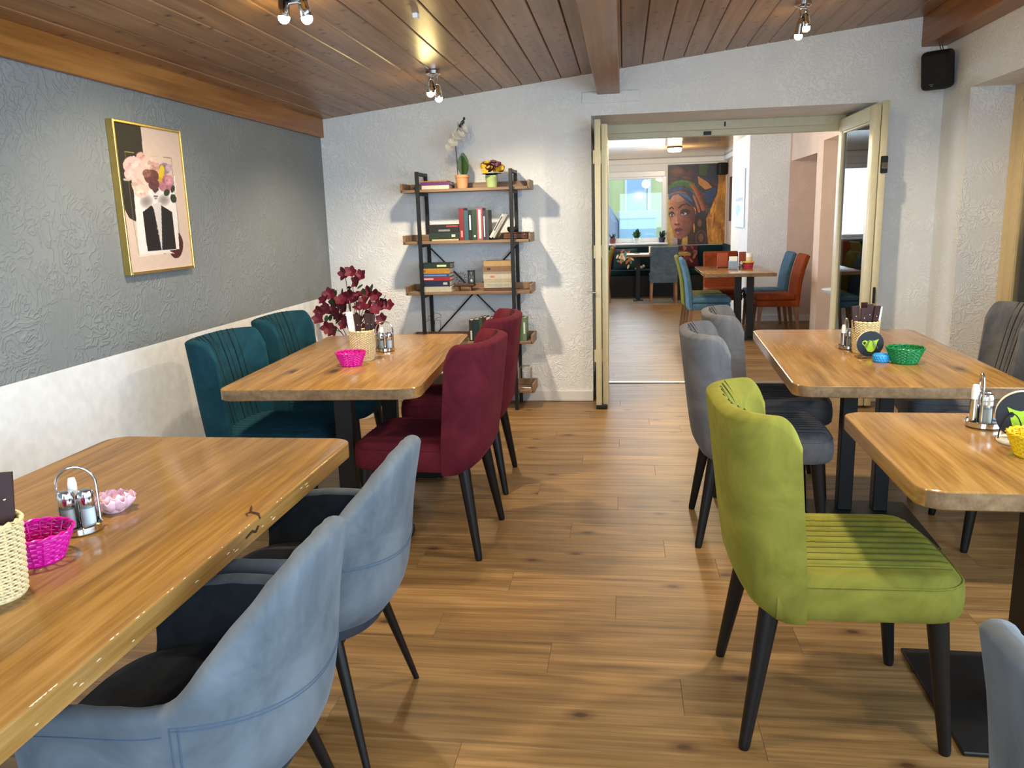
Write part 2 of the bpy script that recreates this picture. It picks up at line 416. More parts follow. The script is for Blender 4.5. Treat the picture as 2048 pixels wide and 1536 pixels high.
# beams
struct('trim_1', MB().box(XL, XL+0.028, -1.6, YW, 2.03, zc(XL+0.028)+0.01, bev=0.003), m_beam)      # fascia along the left wall
struct('beam_centre', MB().box(-0.190, -0.030, -1.6, YW, 2.24, zc(-0.03)+0.02, bev=0.004), m_beam)
struct('beam_right', MB().box(1.975, XR, -1.6, YW, 2.44, zc(XR)+0.02, bev=0.006), m_beam)
# baseboards
struct('baseboard_back', MB().box(XL+0.02, DX0, YW-0.015, YW, 0, 0.08, bev=0.003).box(DX1, XR, YW-0.015, YW, 0, 0.08, bev=0.003), m_smooth)
struct('baseboard_left', MB().box(XL, XL+0.015, -1.6, YW, 0, 0.07, bev=0.003), m_smooth)
# plastered cover below the centre beam
cp = obj('wall_panel', MB().box(-0.30, 0.112, YW-0.012, YW, 2.182, 2.262, bev=0.004), m_white)
set_props(cp, 'flat white plastered cover panel on the wall under the central ceiling beam', 'wall panel')

# door frame at the far side of the wall opening, head with latch holes, metal threshold
FY = 6.70
df = struct('door_1', MB().box(DX0, DX0+0.05, FY, FY+0.08, 0, DZ).box(DX1-0.05, DX1, FY, FY+0.08, 0, DZ), m_frame)
struct('head_rail', MB().box(DX0, DX1, FY, FY+0.09, 2.03, DZ, bev=0.004).box(DX0, DX1, FY+0.02, FY+0.09, 1.985, 2.035, bev=0.004), m_frame, df)
struct('latch_plate', MB().box(0.62, 0.68, FY+0.012, FY+0.022, 1.992, 2.02, bev=0.001), m_black, df)
struct('latch_plate', MB().box(0.775, 0.787, FY-0.004, FY+0.002, 2.05, 2.085, bev=0.001), m_black, df)
struct('threshold', MB().box(DX0, DX1, 6.695, 6.745, 0, 0.008, bev=0.003), m_alu, df)

def glazed_leaf(L, Ht, T, mat, name, parent, loc, rz, rail=0.095):
    """a glazed door leaf along local +Y, thickness along X"""
    fr = MB().box(-T/2, T/2, 0, rail, 0.02, Ht, bev=0.006, seg=2).box(-T/2, T/2, L-rail, L, 0.02, Ht, bev=0.006, seg=2)
    fr.box(-T/2, T/2, rail, L-rail, Ht-rail, Ht, bev=0.004).box(-T/2, T/2, rail, L-rail, 0.02, 0.02+rail*1.6, bev=0.004)
    o = obj(name, fr, mat, parent, loc, (0, 0, rz))
    bead = MB()
    for a, b_, c, d_ in ((rail, rail+0.014, 0.02+rail*1.6, Ht-rail), (L-rail-0.014, L-rail, 0.02+rail*1.6, Ht-rail)):
        bead.box(-T/2+0.006, T/2-0.006, a, b_, c, d_, bev=0.003)
    bead.box(-T/2+0.006, T/2-0.006, rail, L-rail, Ht-rail-0.014, Ht-rail, bev=0.003)
    obj('glazing_bead', bead, mat, o)
    obj('pane', MB().box(-0.003, 0.003, rail, L-rail, 0.02+rail*1.6, Ht-rail), m_pane, o)
    return o
# folding leaves: two folded together at each jamb, edge-on at the left, standing out at the right
t = thing('folding_door', 'cream folding door leaves seen edge-on at the left of the doorway', 'door', (DX0+0.012, FY, 0))
for i in range(2):
    lf = glazed_leaf(0.93-0.03*i, 2.045-0.03*i, 0.042, m_frame, 'leaf', t, (0.03+0.047*i, 0, 0), PI+0.012)
    hb = MB()
    for z in (0.35, 1.1, 1.75): hb.cyl((0.024, 0.915-0.03*i, z), (0.024, 0.915-0.03*i, z+0.09), 0.008, n=10)
    obj('hinge', hb, m_frame, lf)
obj('bolt', MB().cyl((0.03, -0.945, 0.86), (-0.035, -0.945, 0.86), 0.006, n=10), m_chrome, t)
obj('floor_guide', MB().box(0.02, 0.1, -0.945, -0.9, 0.004, 0.03, bev=0.002), m_black, t)
t = thing('folding_door', 'cream glazed folding door leaves standing open at the right of the doorway', 'door', (DX1-0.07, FY-0.01, 0))
for i in range(2):
    lf = glazed_leaf(0.88, 2.06+0.025*i, 0.045, m_frame, 'leaf', t, (-0.01+0.05*i, 0, 0), PI+0.005)
    if i == 0: leafR = lf
obj('lock_case', MB().box(0.03, 0.075, -0.892, -0.875, 1.62, 1.73, bev=0.004), m_black, t)
obj('strike', MB().box(0.034, 0.07, -0.898, -0.886, 1.65, 1.69, bev=0.002), m_chrome, t)
obj('lever', MB().box(0.03, 0.045, -0.9, -0.88, 0.75, 0.86, bev=0.003), m_black, t)

# right niche: reveal behind, tan glazed door deeper in it
df2 = struct('door_2', MB().box(NX, NX+0.05, NY-0.10, NY, 0, NZ, bev=0.004).box(NX+0.01, NX+0.06, NY-2.4, NY-2.3, 0, NZ).box(NX, NX+0.05, NY-2.4, NY-0.1, NZ-0.08, NZ), m_frame_r)
lf = glazed_leaf(1.05, 2.0, 0.05, m_frame_r, 'door_leaf', df2, (NX+0.012, NY-0.1, 0.0), PI)
kn = MB().cyl((-0.03, 0.055, 1.045), (-0.065, 0.055, 1.045), 0.011, n=14).ball((-0.085, 0.055, 1.045), 0.024)
obj('door_knob', kn, m_chrome, lf)
obj('escutcheon', MB().box(-0.034, -0.026, 0.035, 0.075, 0.98, 1.11, bev=0.006, seg=2), m_chrome, lf)
lf = glazed_leaf(1.05, 2.0, 0.05, m_frame_r, 'door_leaf', df2, (NX+0.012, NY-1.16, 0.0), PI)
struct('wall_niche_end', MB().box(XR, XR+0.5, 3.0, 3.2, 0, NZ), m_white)
struct('wall_porch', MB().box(NX+1.1, NX+1.15, 2.6, 6.2, 0, 2.6).box(NX+0.06, NX+1.1, 6.0, 6.2, 0, 2.6).box(NX+0.06, NX+1.1, 2.6, 2.8, 0, 2.6).box(NX+0.06, NX+1.15, 2.6, 6.2, 2.5, 2.6), m_smooth)

# ------------------------------------------------------------------ second room shell
CZ2 = 2.34
struct('wall_far', MB().box(-2.6, -1.25, 14.7, 14.85, 0, CZ2+0.1).box(0.74, 3.0, 14.7, 14.85, 0, CZ2+0.1).box(-1.25, 0.74, 14.7, 14.85, 0, 0.9).box(-1.25, 0.74, 14.7, 14.85, 2.14, CZ2+0.1), m_smooth)
wf2 = MB().box(1.77, 2.0, 12.2, 14.7, 0, CZ2)
struct('wall_far_right', wf2, m_pink)
struct('wall_column', MB().box(1.545, 2.03, 10.6, 12.2, 0, CZ2), m_white)
w2 = MB().box(2.03, 2.6, 10.6, 12.2, 0, CZ2).box(2.05, 2.6, 9.25, 10.6, 1.985, CZ2).box(2.05, 2.6, 8.98, 9.25, 0, CZ2).box(2.05, 2.6, YD, 8.98, 2.09, CZ2).box(2.05, 2.6, YD, 7.4, 0, 2.09)
struct('wall_second_right', w2, m_pink)
struct('wall_alcove', MB().box(2.32, 2.6, 7.4, 8.98, 0, 2.09), m_smooth)
struct('wall_passage_end', MB().box(2.55, 2.6, 9.25, 10.6, 0, 2.0), m_pink)
struct('wall_second_left', MB().box(-2.6, -2.45, YD, 14.85, 0, 0.9).box(-2.6, -2.45, YD, 14.85, 2.15, CZ2+0.1).box(-2.6, -2.45, YD, 7.3, 0.9, 2.15).box(-2.6, -2.45, 11.1, 14.85, 0.9, 2.15), m_smooth)
m_ceil2 = wood('pale_ceiling_panel', (160, 132, 100), (142, 114, 84), (120, 92, 66), 'X', fine=30, long=1.0, rough=0.12, knots=0, tint=0.05)
c2 = struct('ceiling_second', MB().box(-2.6, 3.0, YD, 14.85, CZ2+0.012, CZ2+0.12), m_ceil2)
pm = MB().box(-2.45, 2.05, 0.002, 0.196, CZ2, CZ2+0.014, bev=0.003).mesh('ceiling_panel'); pm.materials.append(m_ceil2)
for k in range(39):
    o = bpy.data.objects.new('ceiling_panel', pm); COL.objects.link(o); o.parent = c2; o.location = (0, YD+0.01+0.2*k, 0)
struct('trim_2', MB().box(-2.45, 1.77, 14.62, 14.7, 2.245, CZ2, bev=0.01).box(1.70, 1.77, 12.2, 14.62, 2.26, CZ2, bev=0.01), m_smooth)
struct('baseboard_far', MB().box(1.545, 2.03, 10.585, 10.6, 0, 0.08, bev=0.003).box(2.03, 2.5, 10.585, 10.6, 0, 0.08, bev=0.003), m_smooth)
# far window
fw = MB()
for a in ((-1.25, -1.17, 0.9, 2.14), (0.66, 0.74, 0.9, 2.14), (-1.17, 0.66, 0.9, 0.98), (-1.17, 0.66, 2.0, 2.14), (-0.32, -0.27, 0.98, 2.0)):
    fw.box(a[0], a[1], 14.70, 14.78, a[2], a[3], bev=0.006)
win2 = struct('window_2', fw, m_pvc)
struct('pane', MB().box(-1.17, -0.32, 14.735, 14.742, 0.98, 2.0), m_pane, win2)
struct('pane', MB().box(-0.27, 0.66, 14.735, 14.742, 0.98, 2.0), m_pane, win2)
struct('blind_box', MB().box(-1.2, 0.72, 14.66, 14.70, 2.03, 2.13, bev=0.01), m_pvc, win2)
struct('window_sill', MB().box(-1.3, 0.76, 14.44, 14.72, 0.865, 0.895, bev=0.006), m_pvc, win2)
fl = MB()
for a in ((7.3, 7.37, 0.9, 2.15), (11.03, 11.1, 0.9, 2.15), (7.37, 11.03, 0.9, 0.97), (7.37, 11.03, 2.08, 2.15), (9.17, 9.23, 0.97, 2.08)): fl.box(-2.54, -2.48, a[0], a[1], a[2], a[3])
struct('window_3', fl, m_pvc)
# what lies outside the far window: a yellow-green house, paved slope, pale planter and steps
m_house = plain('yellow_render', (214, 216, 150), 0.9, var=0.05, scale=3)
m_pave = plain('grey_paving', (150, 160, 178), 0.9, var=0.1, scale=4)
hs = thing('house', 'yellow green house front outside the far window', 'house', (0, 19.4, -0.4))
hw = MB().box(-5, 4.5, 0, 0.3, 0, 7); obj('wall', hw, m_house, hs)
for x in (-0.95, 0.02, -2.6):
    wo = obj('window', MB().box(x, x+0.5, -0.06, 0.02, 1.75, 3.4).box(x+0.52, x+0.6, -0.12, 0.02, 1.7, 3.45), m_pvc, hs)
    obj('pane', MB().box(x+0.05, x+0.45, -0.07, -0.055, 1.8, 3.35), plain('blue_glass', (168, 198, 222), 0.1, var=0.02), wo)
g = obj('paved_yard', MB().add([(-5, 15.2, -0.4), (5, 15.2, -0.4), (5, 19.5, 0.3), (-5, 19.5, 0.3), (-5, 15.2, -0.6), (5, 15.2, -0.6), (5, 19.5, -0.6), (-5, 19.5, -0.6)],
        ((0, 1, 2, 3), (7, 6, 5, 4), (0, 4, 5, 1), (1, 5, 6, 2), (2, 6, 7, 3), (3, 7, 4, 0))), m_pave)
set_props(g, 'grey paved yard sloping up outside the far window', 'yard', kind='structure')
g = obj('ramp_wall', MB().add([(-1.2, 17.2, -0.5), (-0.22, 17.2, -0.5), (-0.22, 17.2, 1.25), (-0.5, 17.2, 1.75), (-1.2, 17.2, 1.8), (-1.2, 17.5, -0.5), (-0.1, 17.5, -0.5), (-0.1, 17.5, 1.25), (-0.4, 17.5, 1.75), (-1.2, 17.5, 1.8)],
        ((0, 1, 2, 3, 4), (9, 8, 7, 6, 5), (0, 5, 6, 1), (1, 6, 7, 2), (2, 7, 8, 3), (3, 8, 9, 4), (4, 9, 5, 0))), m_pave)
set_props(g, 'grey garden wall with a stepped top outside the far window at the left', 'garden wall')
g = thing('container', 'pale blue covered container standing outside the far window', 'container', (0.25, 17.4, 0.05))
obj('body', MB().box(-0.36, 0.42, 0, 0.7, 0, 1.25, bev=0.02), plain('pale_blue', (176, 214, 232), 0.5, var=0.03, scale=3), g)
obj('lid', MB().box(-0.38, 0.44, -0.02, 0.72, 1.25, 1.42, bev=0.02), plain('pale_blue_lid', (200, 226, 236), 0.5, var=0.03, scale=3), g)

# ------------------------------------------------------------------ ceiling spot lamps
m_bulb = emitter('bulb', (255, 226, 150), 160)
WARM = (1.0, 0.83, 0.60)
def spot_fixture(label, x, y, heads, power, rz=0.0):
    t = thing('ceiling_spot', label, 'ceiling lamp', (x, y, zc(x)-0.002), 0, 'warm spot lamps on the board ceiling')
    obj('canopy', MB().lathe([(0.0, 0.0), (0.045, 0.0), (0.045, -0.018), (0.03, -0.026), (0.0, -0.026)], 24), m_chrome, t)
    bar = MB()
    xs = [h[0] for h in heads]; ys = [h[1] for h in heads]
    bar.tube([(min(xs), heads[xs.index(min(xs))][1], -0.035), (0, 0, -0.03), (max(xs), heads[xs.index(max(xs))][1], -0.035)], 0.007)
    obj('bar', bar, m_chrome, t)
    for hx, hy, hz, aim in heads:
        d = Vector((aim[0]*0.3, aim[1]*0.3, aim[2])).normalized(); p = Vector((hx, hy, hz))
        h = MB().cyl(p, p-d*0.055, 0.0235, 0.0215, 18, cap=False).cyl(p-d*0.055, p-d*0.085, 0.0215, 0.011, 18).cyl(p-d*0.08, (hx*0.9, hy*0.9, -0.035), 0.006, n=8)
        ho = obj('lamp_head', h, m_chrome, t)
        obj('bulb', MB().ball(tuple(p+d*0.004), 0.0225), m_bulb, ho)
        l = bpy.data.lights.new('lamp_light', 'SPOT'); l.energy = power; l.color = WARM; l.spot_size = math.radians(125); l.spot_blend = 0.6; l.shadow_soft_size = 0.025
        lo = bpy.data.objects.new('lamp_light', l); COL.objects.link(lo); lo.parent = t; lo.location = p+d*0.035
        d = Vector(aim).normalized(); lo.rotation_euler = d.to_track_quat('-Z', 'Y').to_euler()
    return t
SP = 46
spot_fixture('chrome twin spot lamp glowing warm above the bookshelf', -1.145, 5.02, [(-0.02, -0.01, -0.125, (-0.25, 0.1, -1)), (0.028, 0.0, -0.155, (0.3, 0.35, -1))], SP)
spot_fixture('chrome twin spot lamp glowing warm above the doorway', 0.98, 4.93, [(0.02, 0.0, -0.13, (0.25, 0.1, -1)), (-0.018, 0.0, -0.17, (-0.35, 0.25, -1))], SP)
spot_fixture('chrome twin spot lamp cut off by the top edge of the picture', -1.25, 3.19, [(0.02, 0.03, -0.03-0.05, (0.55, 0.2, -1)), (-0.06, 0.0, -0.08, (-0.35, 0.2, -1))], SP)
spot_fixture('chrome twin spot lamp over the green chair, out of the picture', 1.0, 2.95, [(0.03, 0.0, -0.13, (0.3, -0.2, -1)), (-0.03, 0.0, -0.15, (-0.5, 0.2, -1))], SP)
spot_fixture('added chrome twin spot lamp over the left foreground table, unseen above the picture', -1.2, 1.40, [(0.03, 0.0, -0.13, (0.3, -0.1, -1)), (-0.03, 0.0, -0.15, (-0.2, 0.1, -1))], SP*0.6)  # added out of view to brighten the left foreground table
spot_fixture('added chrome twin spot lamp over the right foreground, unseen above the picture', 1.0, 1.25, [(0.03, 0.0, -0.13, (0.1, 0.3, -1)), (-0.03, 0.0, -0.15, (-0.5, 0.1, -1))], SP*0.5)  # unseen extra lamp, added to lift the foreground floor
cb = obj('ceiling_clip', MB().box(-0.012, 0.012, -0.02, 0.02, -0.022, 0.0, bev=0.003), m_pvc, None, (-0.925, 3.76, zc(-0.925)+0.001))
set_props(cb, 'tiny white clip on the ceiling boards before the bookshelf lamp', 'ceiling clip')

# ------------------------------------------------------------------ tables
def rrect(x0, x1, y0, y1, r, n=8):
    p = []
    for cx, cy, a0 in ((x1-r, y1-r, 0), (x0+r, y1-r, PI/2), (x0+r, y0+r, PI), (x1-r, y0+r, 1.5*PI)):
        for i in range(n+1):
            a = a0+PI/2*i/n; p.append((cx+r*math.cos(a), cy+r*math.sin(a)))
    return p
def tabletop(w, l, z1=0.76, th=0.046, r=0.06):
    mb = MB(); base = rrect(-w/2, w/2, -l/2, l/2, r); n = len(base); rings = []
    for ins, z in ((0.003, z1-th), (0.0, z1-th+0.003), (0.0, z1-0.004), (0.0012, z1-0.0012), (0.004, z1)):
        s = [((abs(x)-ins)*(1 if x > 0 else -1), (abs(y)-ins)*(1 if y > 0 else -1), z) for x, y in base]; rings.append(s)
    vs = [p for q in rings for p in q]
    fs = [(j*n+i, j*n+(i+1) % n, (j+1)*n+(i+1) % n, (j+1)*n+i) for j in range(len(rings)-1) for i in range(n)]
    mb.add(vs, fs, True)
    for q in range(len(fs)):
        j, i = divmod(q, n); a, b = base[i], base[(i+1) % n]
        if 1 <= j <= 1 and abs(b[0]-a[0]) > 1.2*abs(b[1]-a[1]): mb.mi[q] = 1
    mb.add(rings[0], [tuple(range(n))[::-1]]); mb.add(rings[-1], [tuple(range(n))])
    return mb
def trestle(t, y, w):
    obj('column', MB().box(-0.04, 0.04, y-0.03, y+0.03, 0.03, 0.71, bev=0.003), m_black, t)
    obj('foot_bar', MB().box(-w, w, y-0.03, y+0.03, 0.006, 0.046, bev=0.004), m_black, t)
    obj('top_bar', MB().box(-w*0.9, w*0.9, y-0.025, y+0.025, 0.69, 0.714, bev=0.003), m_black, t)
    for s in (-1, 1): obj('foot_pad', MB().cyl((s*(w-0.03), y, 0), (s*(w-0.03), y, 0.008), 0.014, n=12), m_alu, t)
def plate_leg(t, y, x=0.0, w=0.25, l=0.25, c=0.05):
    obj('base_plate', MB().box(x-w, x+w, y-l, y+l, 0.0, 0.012, bev=0.003), m_black, t)
    obj('column', MB().box(x-c, x+c, y-c, y+c, 0.012, 0.705, bev=0.003), m_black, t)
    obj('top_plate', MB().box(x-0.2, x+0.2, y-0.2, y+0.2, 0.70, 0.714, bev=0.002), m_black, t)
def table(label, x, y, w, l, rz, kind, lo=0.36):
    t = thing('dining_table', label, 'table', (x, y, 0), rz, 'oak dining tables in the front room')
    to = obj('tabletop', tabletop(w, l), m_table, t); to.data.materials.append(m_endgrain); to.data.set_sharp_from_angle(angle=0.3)
    if kind == 'trestle':
        trestle(t, -l/2+lo, 0.28); trestle(t, l/2-0.30, 0.28)
    elif kind == 'plates':
        obj('base_plate', MB().box(-0.22, 0.25, -0.42, 0.13, 0.0, 0.012, bev=0.003), m_black, t)
        for x in (-0.045, 0.11): obj('column', MB().box(x-0.032, x+0.032, -0.01, 0.06, 0.012, 0.705, bev=0.003), m_black, t)
        obj('top_plate', MB().box(-0.2, 0.2, -0.3, 0.3, 0.70, 0.714, bev=0.002), m_black, t)
    else: plate_leg(t, 0.0, x=0.06, w=0.27, l=0.26, c=0.055)
    return t
T1 = table('oak dining table in the left foreground with chipped front edge', -1.205, 1.50, 0.79, 1.50, 0.0, 'trestle', 0.16)
T2 = table('oak dining table between teal and burgundy chairs', -1.245, 3.69, 0.82, 1.49, 0.055, 'trestle')
T3 = table('oak dining table among the four grey chairs', 1.07, 3.74, 0.82, 1.48, -0.047, 'plates')
T4 = table('short oak dining table at the right edge beside the green chair', 1.085, 2.225, 0.81, 0.76, -0.02, 'single')
# deep split knot and worn lacquer chips at the edge of the foreground table
kn = MB()
kn.tube([(0.3955, 0.10, 0.757), (0.385, 0.115, 0.7605), (0.362, 0.125, 0.7605), (0.352, 0.150, 0.7605), (0.344, 0.168, 0.7605)], [0.003, 0.004, 0.003, 0.0025, 0.001], 6)
kn.tube([(0.362, 0.125, 0.7605), (0.358, 0.112, 0.7605), (0.368, 0.10, 0.7605)], [0.002, 0.002, 0.001], 6)
kn.tube([(0.3945, 0.03, 0.738), (0.396, 0.06, 0.742), (0.396, 0.075, 0.735), (0.395, 0.09, 0.742)], 0.003, 6)
obj('split_knot', kn, plain('dark_knot', (58, 34, 20), 0.7), T1)
ch = MB()
rr = random.Random(3)
for k in range(40):
    y = -0.62 + 1.2*rr.random()**1.3; l = 0.003+0.006*rr.random(); z = 0.7585 if rr.random() < 0.6 else 0.748-0.02*rr.random()
    ch.tube([(0.3925 if z > 0.75 else 0.3955, y, z), (0.3935 if z > 0.75 else 0.3955, y+l, z+0.0005), (0.392 if z > 0.75 else 0.3955, y+2*l, z)], [0.0006, 0.0011, 0.0005], 5)
oc = obj('worn_chip', ch, plain('bare_chip', (226, 206, 170), 0.7), T1); oc['kind'] = 'stuff'

# ------------------------------------------------------------------ upholstered chairs with channelled back
def loft_shell(mb, cols, zlev, zt, zb, cap, nround=4, inner=0, drop=0.0):
    """cols(i, z) -> (outer xy, inner xy); i over n columns; zt(i) top height, zb bottom. Closed, rim rounded."""
    n = cols.n
    def ring(v, shrink=1.0, lift=0.0, bottom=False):
        out, inn = [], []
        for i in range(n):
            z = zb+(zt(i)-zb)*v
            o, q = cols(i, z); o = Vector(o); q = Vector(q); m = (o+q)/2
            o2 = m+(o-m)*shrink; q2 = m+(q-m)*shrink
            out.append((o2.x, o2.y, z+lift)); inn.append((q2.x, q2.y, z+lift-drop*v**5*max(0.0, shrink)))
        return out+inn[::-1]
    rings = [ring(0, 0.2, -cap*0.6), ring(0, 0.75, -cap*0.5)]
    for v in zlev: rings.append(ring(v))
    for k in range(1, nround+1):
        a = PI/2*k/nround; rings.append(ring(1.0, max(math.cos(a), 0.02), cap*math.sin(a)))
    m = 2*n; vs = [p for r in rings for p in r]
    fs = [(j*m+i, j*m+(i+1) % m, (j+1)*m+(i+1) % m, (j+1)*m+i) for j in range(len(rings)-1) for i in range(m)]
    mb.add(vs, fs, True)
    for q in range(len(fs)):
        j, i = divmod(q, m)
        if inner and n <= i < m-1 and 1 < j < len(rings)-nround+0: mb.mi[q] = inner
    k = (len(rings)-1)*m
    mb.add(vs[k:], [(i, i+1, m-2-i, m-1-i) for i in range(n-1)], True)
    mb.add(vs[:m], [(i, m-1-i, m-2-i, i+1) for i in range(n-1)], True)
def interp(tab, z):
    if z <= tab[0][0]: return tab[0][1]
    for (a, b), (c, d) in zip(tab, tab[1:]):
        if z <= c:
            t = (z-a)/(c-a); return b+(d-b)*t
    return tab[-1][1]
def spow(c, p): return math.copysign(abs(c)**p, c)
class BackCols:
    n = 129
    def __call__(s, i, z):
        u = 1-2*i/(s.n-1)                      # +1 right wing front ... -1 left wing front
        phi = PI*i/(s.n-1)
        a = interp([(0.36, 0.240), (0.40, 0.25), (0.92, 0.254)], z)
        yr = interp([(0.36, -0.215), (0.40, -0.262), (0.46, -0.292), (0.55, -0.305), (0.92, -0.350)], z)
        yf = interp([(0.36, -0.125), (0.50, -0.13), (0.92, -0.165)], z)
        ox, oy = a*spow(math.cos(phi), 0.52), yf-(yf-yr)*abs(math.sin(phi))**0.62
        ai = a-0.028; yb = yr+interp([(0.40, 0.105), (0.55, 0.098), (0.80, 0.080), (0.92, 0.070)], z)
        ix, iy = ai*spow(math.cos(phi), 0.9), yf+0.004-(yf-yb)*abs(math.sin(phi))**1.1
        if abs(ix) < 0.15: iy += 0.013*abs(math.sin(PI*ix/0.30*8))**0.55-0.009
        return (ox, oy), (ix, iy)
def chair_meshes(mat):
    cols = BackCols()
    def zt(i):
        (ox, oy), q = cols(i, 0.9)
        wf = (oy+0.350)/0.185
        return 0.895-0.075*max(0, (wf-0.55)/0.45)**2.2
    b = MB(); loft_shell(b, cols, [0, 0.04, 0.09, 0.16, 0.26, 0.38, 0.5, 0.62, 0.74, 0.86, 0.94, 1.0], zt, 0.375, 0.018, nround=6, drop=0.045)
    # seat: grid top with channels, rounded front corners, upholstered skirt
    nx, ny = 91, 22; W = 0.236
    def yfront(x):
        r = 0.075; d = abs(x)-(W-r)
        return 0.275-0.02*(x/W)**2-(r-math.sqrt(max(0, r*r-d*d)) if d > 0 else 0)
    def top(i, j):
        x = -W+2*W*i/(nx-1); f = j/(ny-1); y = -0.20+(yfront(x)+0.20)*f
        e = min(1, (W-abs(x))/0.03)*min(1, (1-f)/0.07)
        z = 0.474+0.022*(1-(1-e)**2)
        if abs(x) < 0.172 and e > 0: z += (0.012*abs(math.sin(PI*x/0.344*9))**0.55-0.008)*min(1, e)
        return (x, y, z)
    s = MB(); s.grid(top, nx, ny)
    border = [top(0, j) for j in range(ny)]+[top(i, ny-1) for i in range(1, nx)]+[top(nx-1, j) for j in range(ny-2, -1, -1)]
    rings = []
    for k, (z, o) in enumerate(((0.474, 0.0), (0.467, 0.006), (0.45, 0.010), (0.42, 0.011), (0.39, 0.008), (0.378, 0.0), (0.374, -0.02))):
        r = []
        for p in border:
            q = Vector((p[0], p[1]+0.02, 0)); L_ = q.length
            r.append((p[0]*(1+o/0.25), p[1]+(o*1.0*max(0, p[1])/0.27), z))
        rings.append(r)
    m = len(border)
    s.add([p for r in rings for p in r], [(j*m+i, j*m+i+1, (j+1)*m+i+1, (j+1)*m+i) for j in range(len(rings)-1) for i in range(m-1)], True)
    s.add(rings[-1], [tuple(range(m))])
    pipe = MB().tube([(p[0]*1.02, p[1]+0.004*max(0, p[1])/0.27, 0.471) for p in border[3:-3]], 0.0032, 6)
    legs = []
    for (a, bb) in (((-0.185, -0.205), (-0.232, -0.268)), ((0.185, -0.205), (0.232, -0.268)), ((-0.195, 0.205), (-0.215, 0.245)), ((0.195, 0.205), (0.215, 0.245))):
        l = MB().cyl((bb[0], bb[1], 0.0), (bb[0]+(a[0]-bb[0])*0.03, bb[1]+(a[1]-bb[1])*0.03, 0.012), 0.0135, 0.0155, 18).cyl((bb[0]+(a[0]-bb[0])*0.03, bb[1]+(a[1]-bb[1])*0.03, 0.012), (a[0], a[1], 0.385), 0.0155, 0.0275, 18)
        legs.append(l)
    # stitched lines between the channels, over the rim and down the inside of the back, and along the seat
    bs = MB(); ss = MB()
    for k in range(9):
        gx = -0.15+0.30*k/8
        i = min(range(cols.n), key=lambda q: abs(cols(q, 0.8)[1][0]-gx)); pts = []
        for v in np.linspace(0.24, 1.0, 10):
            z = 0.375+(zt(i)-0.375)*v; q = cols(i, z)[1]; pts.append((q[0], q[1]+0.0035, z-0.045*v**5))
        o_, q_ = Vector(cols(i, zt(i))[0]), Vector(cols(i, zt(i))[1]); mm = (o_+q_)/2
        for a in (0.26, 0.52, 0.79, 1.05, 1.31, 1.52):
            p = mm+(q_-mm)*math.cos(a); pts.append((p.x, p.y, zt(i)+0.0195*math.sin(a)-0.045*math.cos(a)+0.0035))
        bs.tube(pts, 0.0021, 5)
    for k in range(10):
        gx = -0.172+0.344*k/9
        i = round((gx+W)/(2*W)*(nx-1)); ss.tube([(top(i, j)[0], top(i, j)[1], top(i, j)[2]+0.0003) for j in range(1, ny-1)], 0.0013, 5)
    return b, s, pipe, legs, bs, ss
def make_chair(mat, thread, name='upholstered_chair'):
    t = thing(name, 'x', 'chair')
    b, s, p, legs, bs, ss = chair_meshes(mat)
    bo_ = obj('backrest', b, mat, t); so = obj('seat', s, mat, t); obj('piping', p, mat, so)
    for q, pa in ((bs, bo_), (ss, so)): obj('channel_stitching', q, thread, pa)['kind'] = 'stuff'
    for l in legs: obj('leg', l, m_blackleg, t)
    return t
def put(t, label, x, y, rz, group, first=False):
    o = t if first else copy_tree(t)
    o.location = (x, y, 0); o.rotation_euler = (0, 0, rz); o['label'] = label; o['group'] = group
    return o
v_teal = velvet('teal_velvet', (16, 52, 64), (28, 72, 84))
v_burg = velvet('burgundy_velvet', (74, 20, 33), (100, 32, 43))
v_grey = velvet('grey_velvet', (84, 85, 90), (118, 117, 118))
v_green = velvet('olive_velvet', (106, 104, 38), (140, 136, 56))
GC = 'channel-backed velvet chairs round the tables'
# local +Y is the way a chair faces; rz=-90 deg faces +X, rz=+90 deg faces -X
c = make_chair(v_green, plain('thread_green', (70, 74, 24), 0.9)); put(c, 'olive green velvet chair in the right foreground', 0.578, 2.185, -PI/2+0.02, GC, True)
c = make_chair(v_grey, plain('thread_grey', (44, 44, 46), 0.9)); put(c, 'grey velvet chair directly behind the olive green chair', 0.585, 3.50, -PI/2-0.02, GC, True)
put(c, 'grey velvet chair nearest the doorway, far left seat of its table', 0.735, 4.12, -PI/2-0.06, GC)
put(c, 'grey velvet chair nearest the white wall on the right, far right seat of its table', 1.66, 4.16, PI/2-0.10, GC)
put(c, 'grey velvet chair cut by the right picture edge, near right seat of its table', 1.64, 3.50, PI/2-0.06, GC)
c = make_chair(v_burg, plain('thread_burg', (46, 10, 18), 0.9)); put(c, 'burgundy velvet chair on the viewer side of its pair', -0.855, 3.325, PI/2-0.06, GC, True)
put(c, 'burgundy velvet chair nearest the bookshelf', -0.88, 4.115, PI/2+0.03, GC)
c = make_chair(v_teal, plain('thread_teal', (8, 32, 40), 0.9)); put(c, 'teal velvet chair on the viewer side of its pair by the left wall', -1.60, 3.46, -PI/2, GC, True)
put(c, 'teal velvet chair nearest the red flowering plant', -1.63, 4.17, -PI/2, GC)

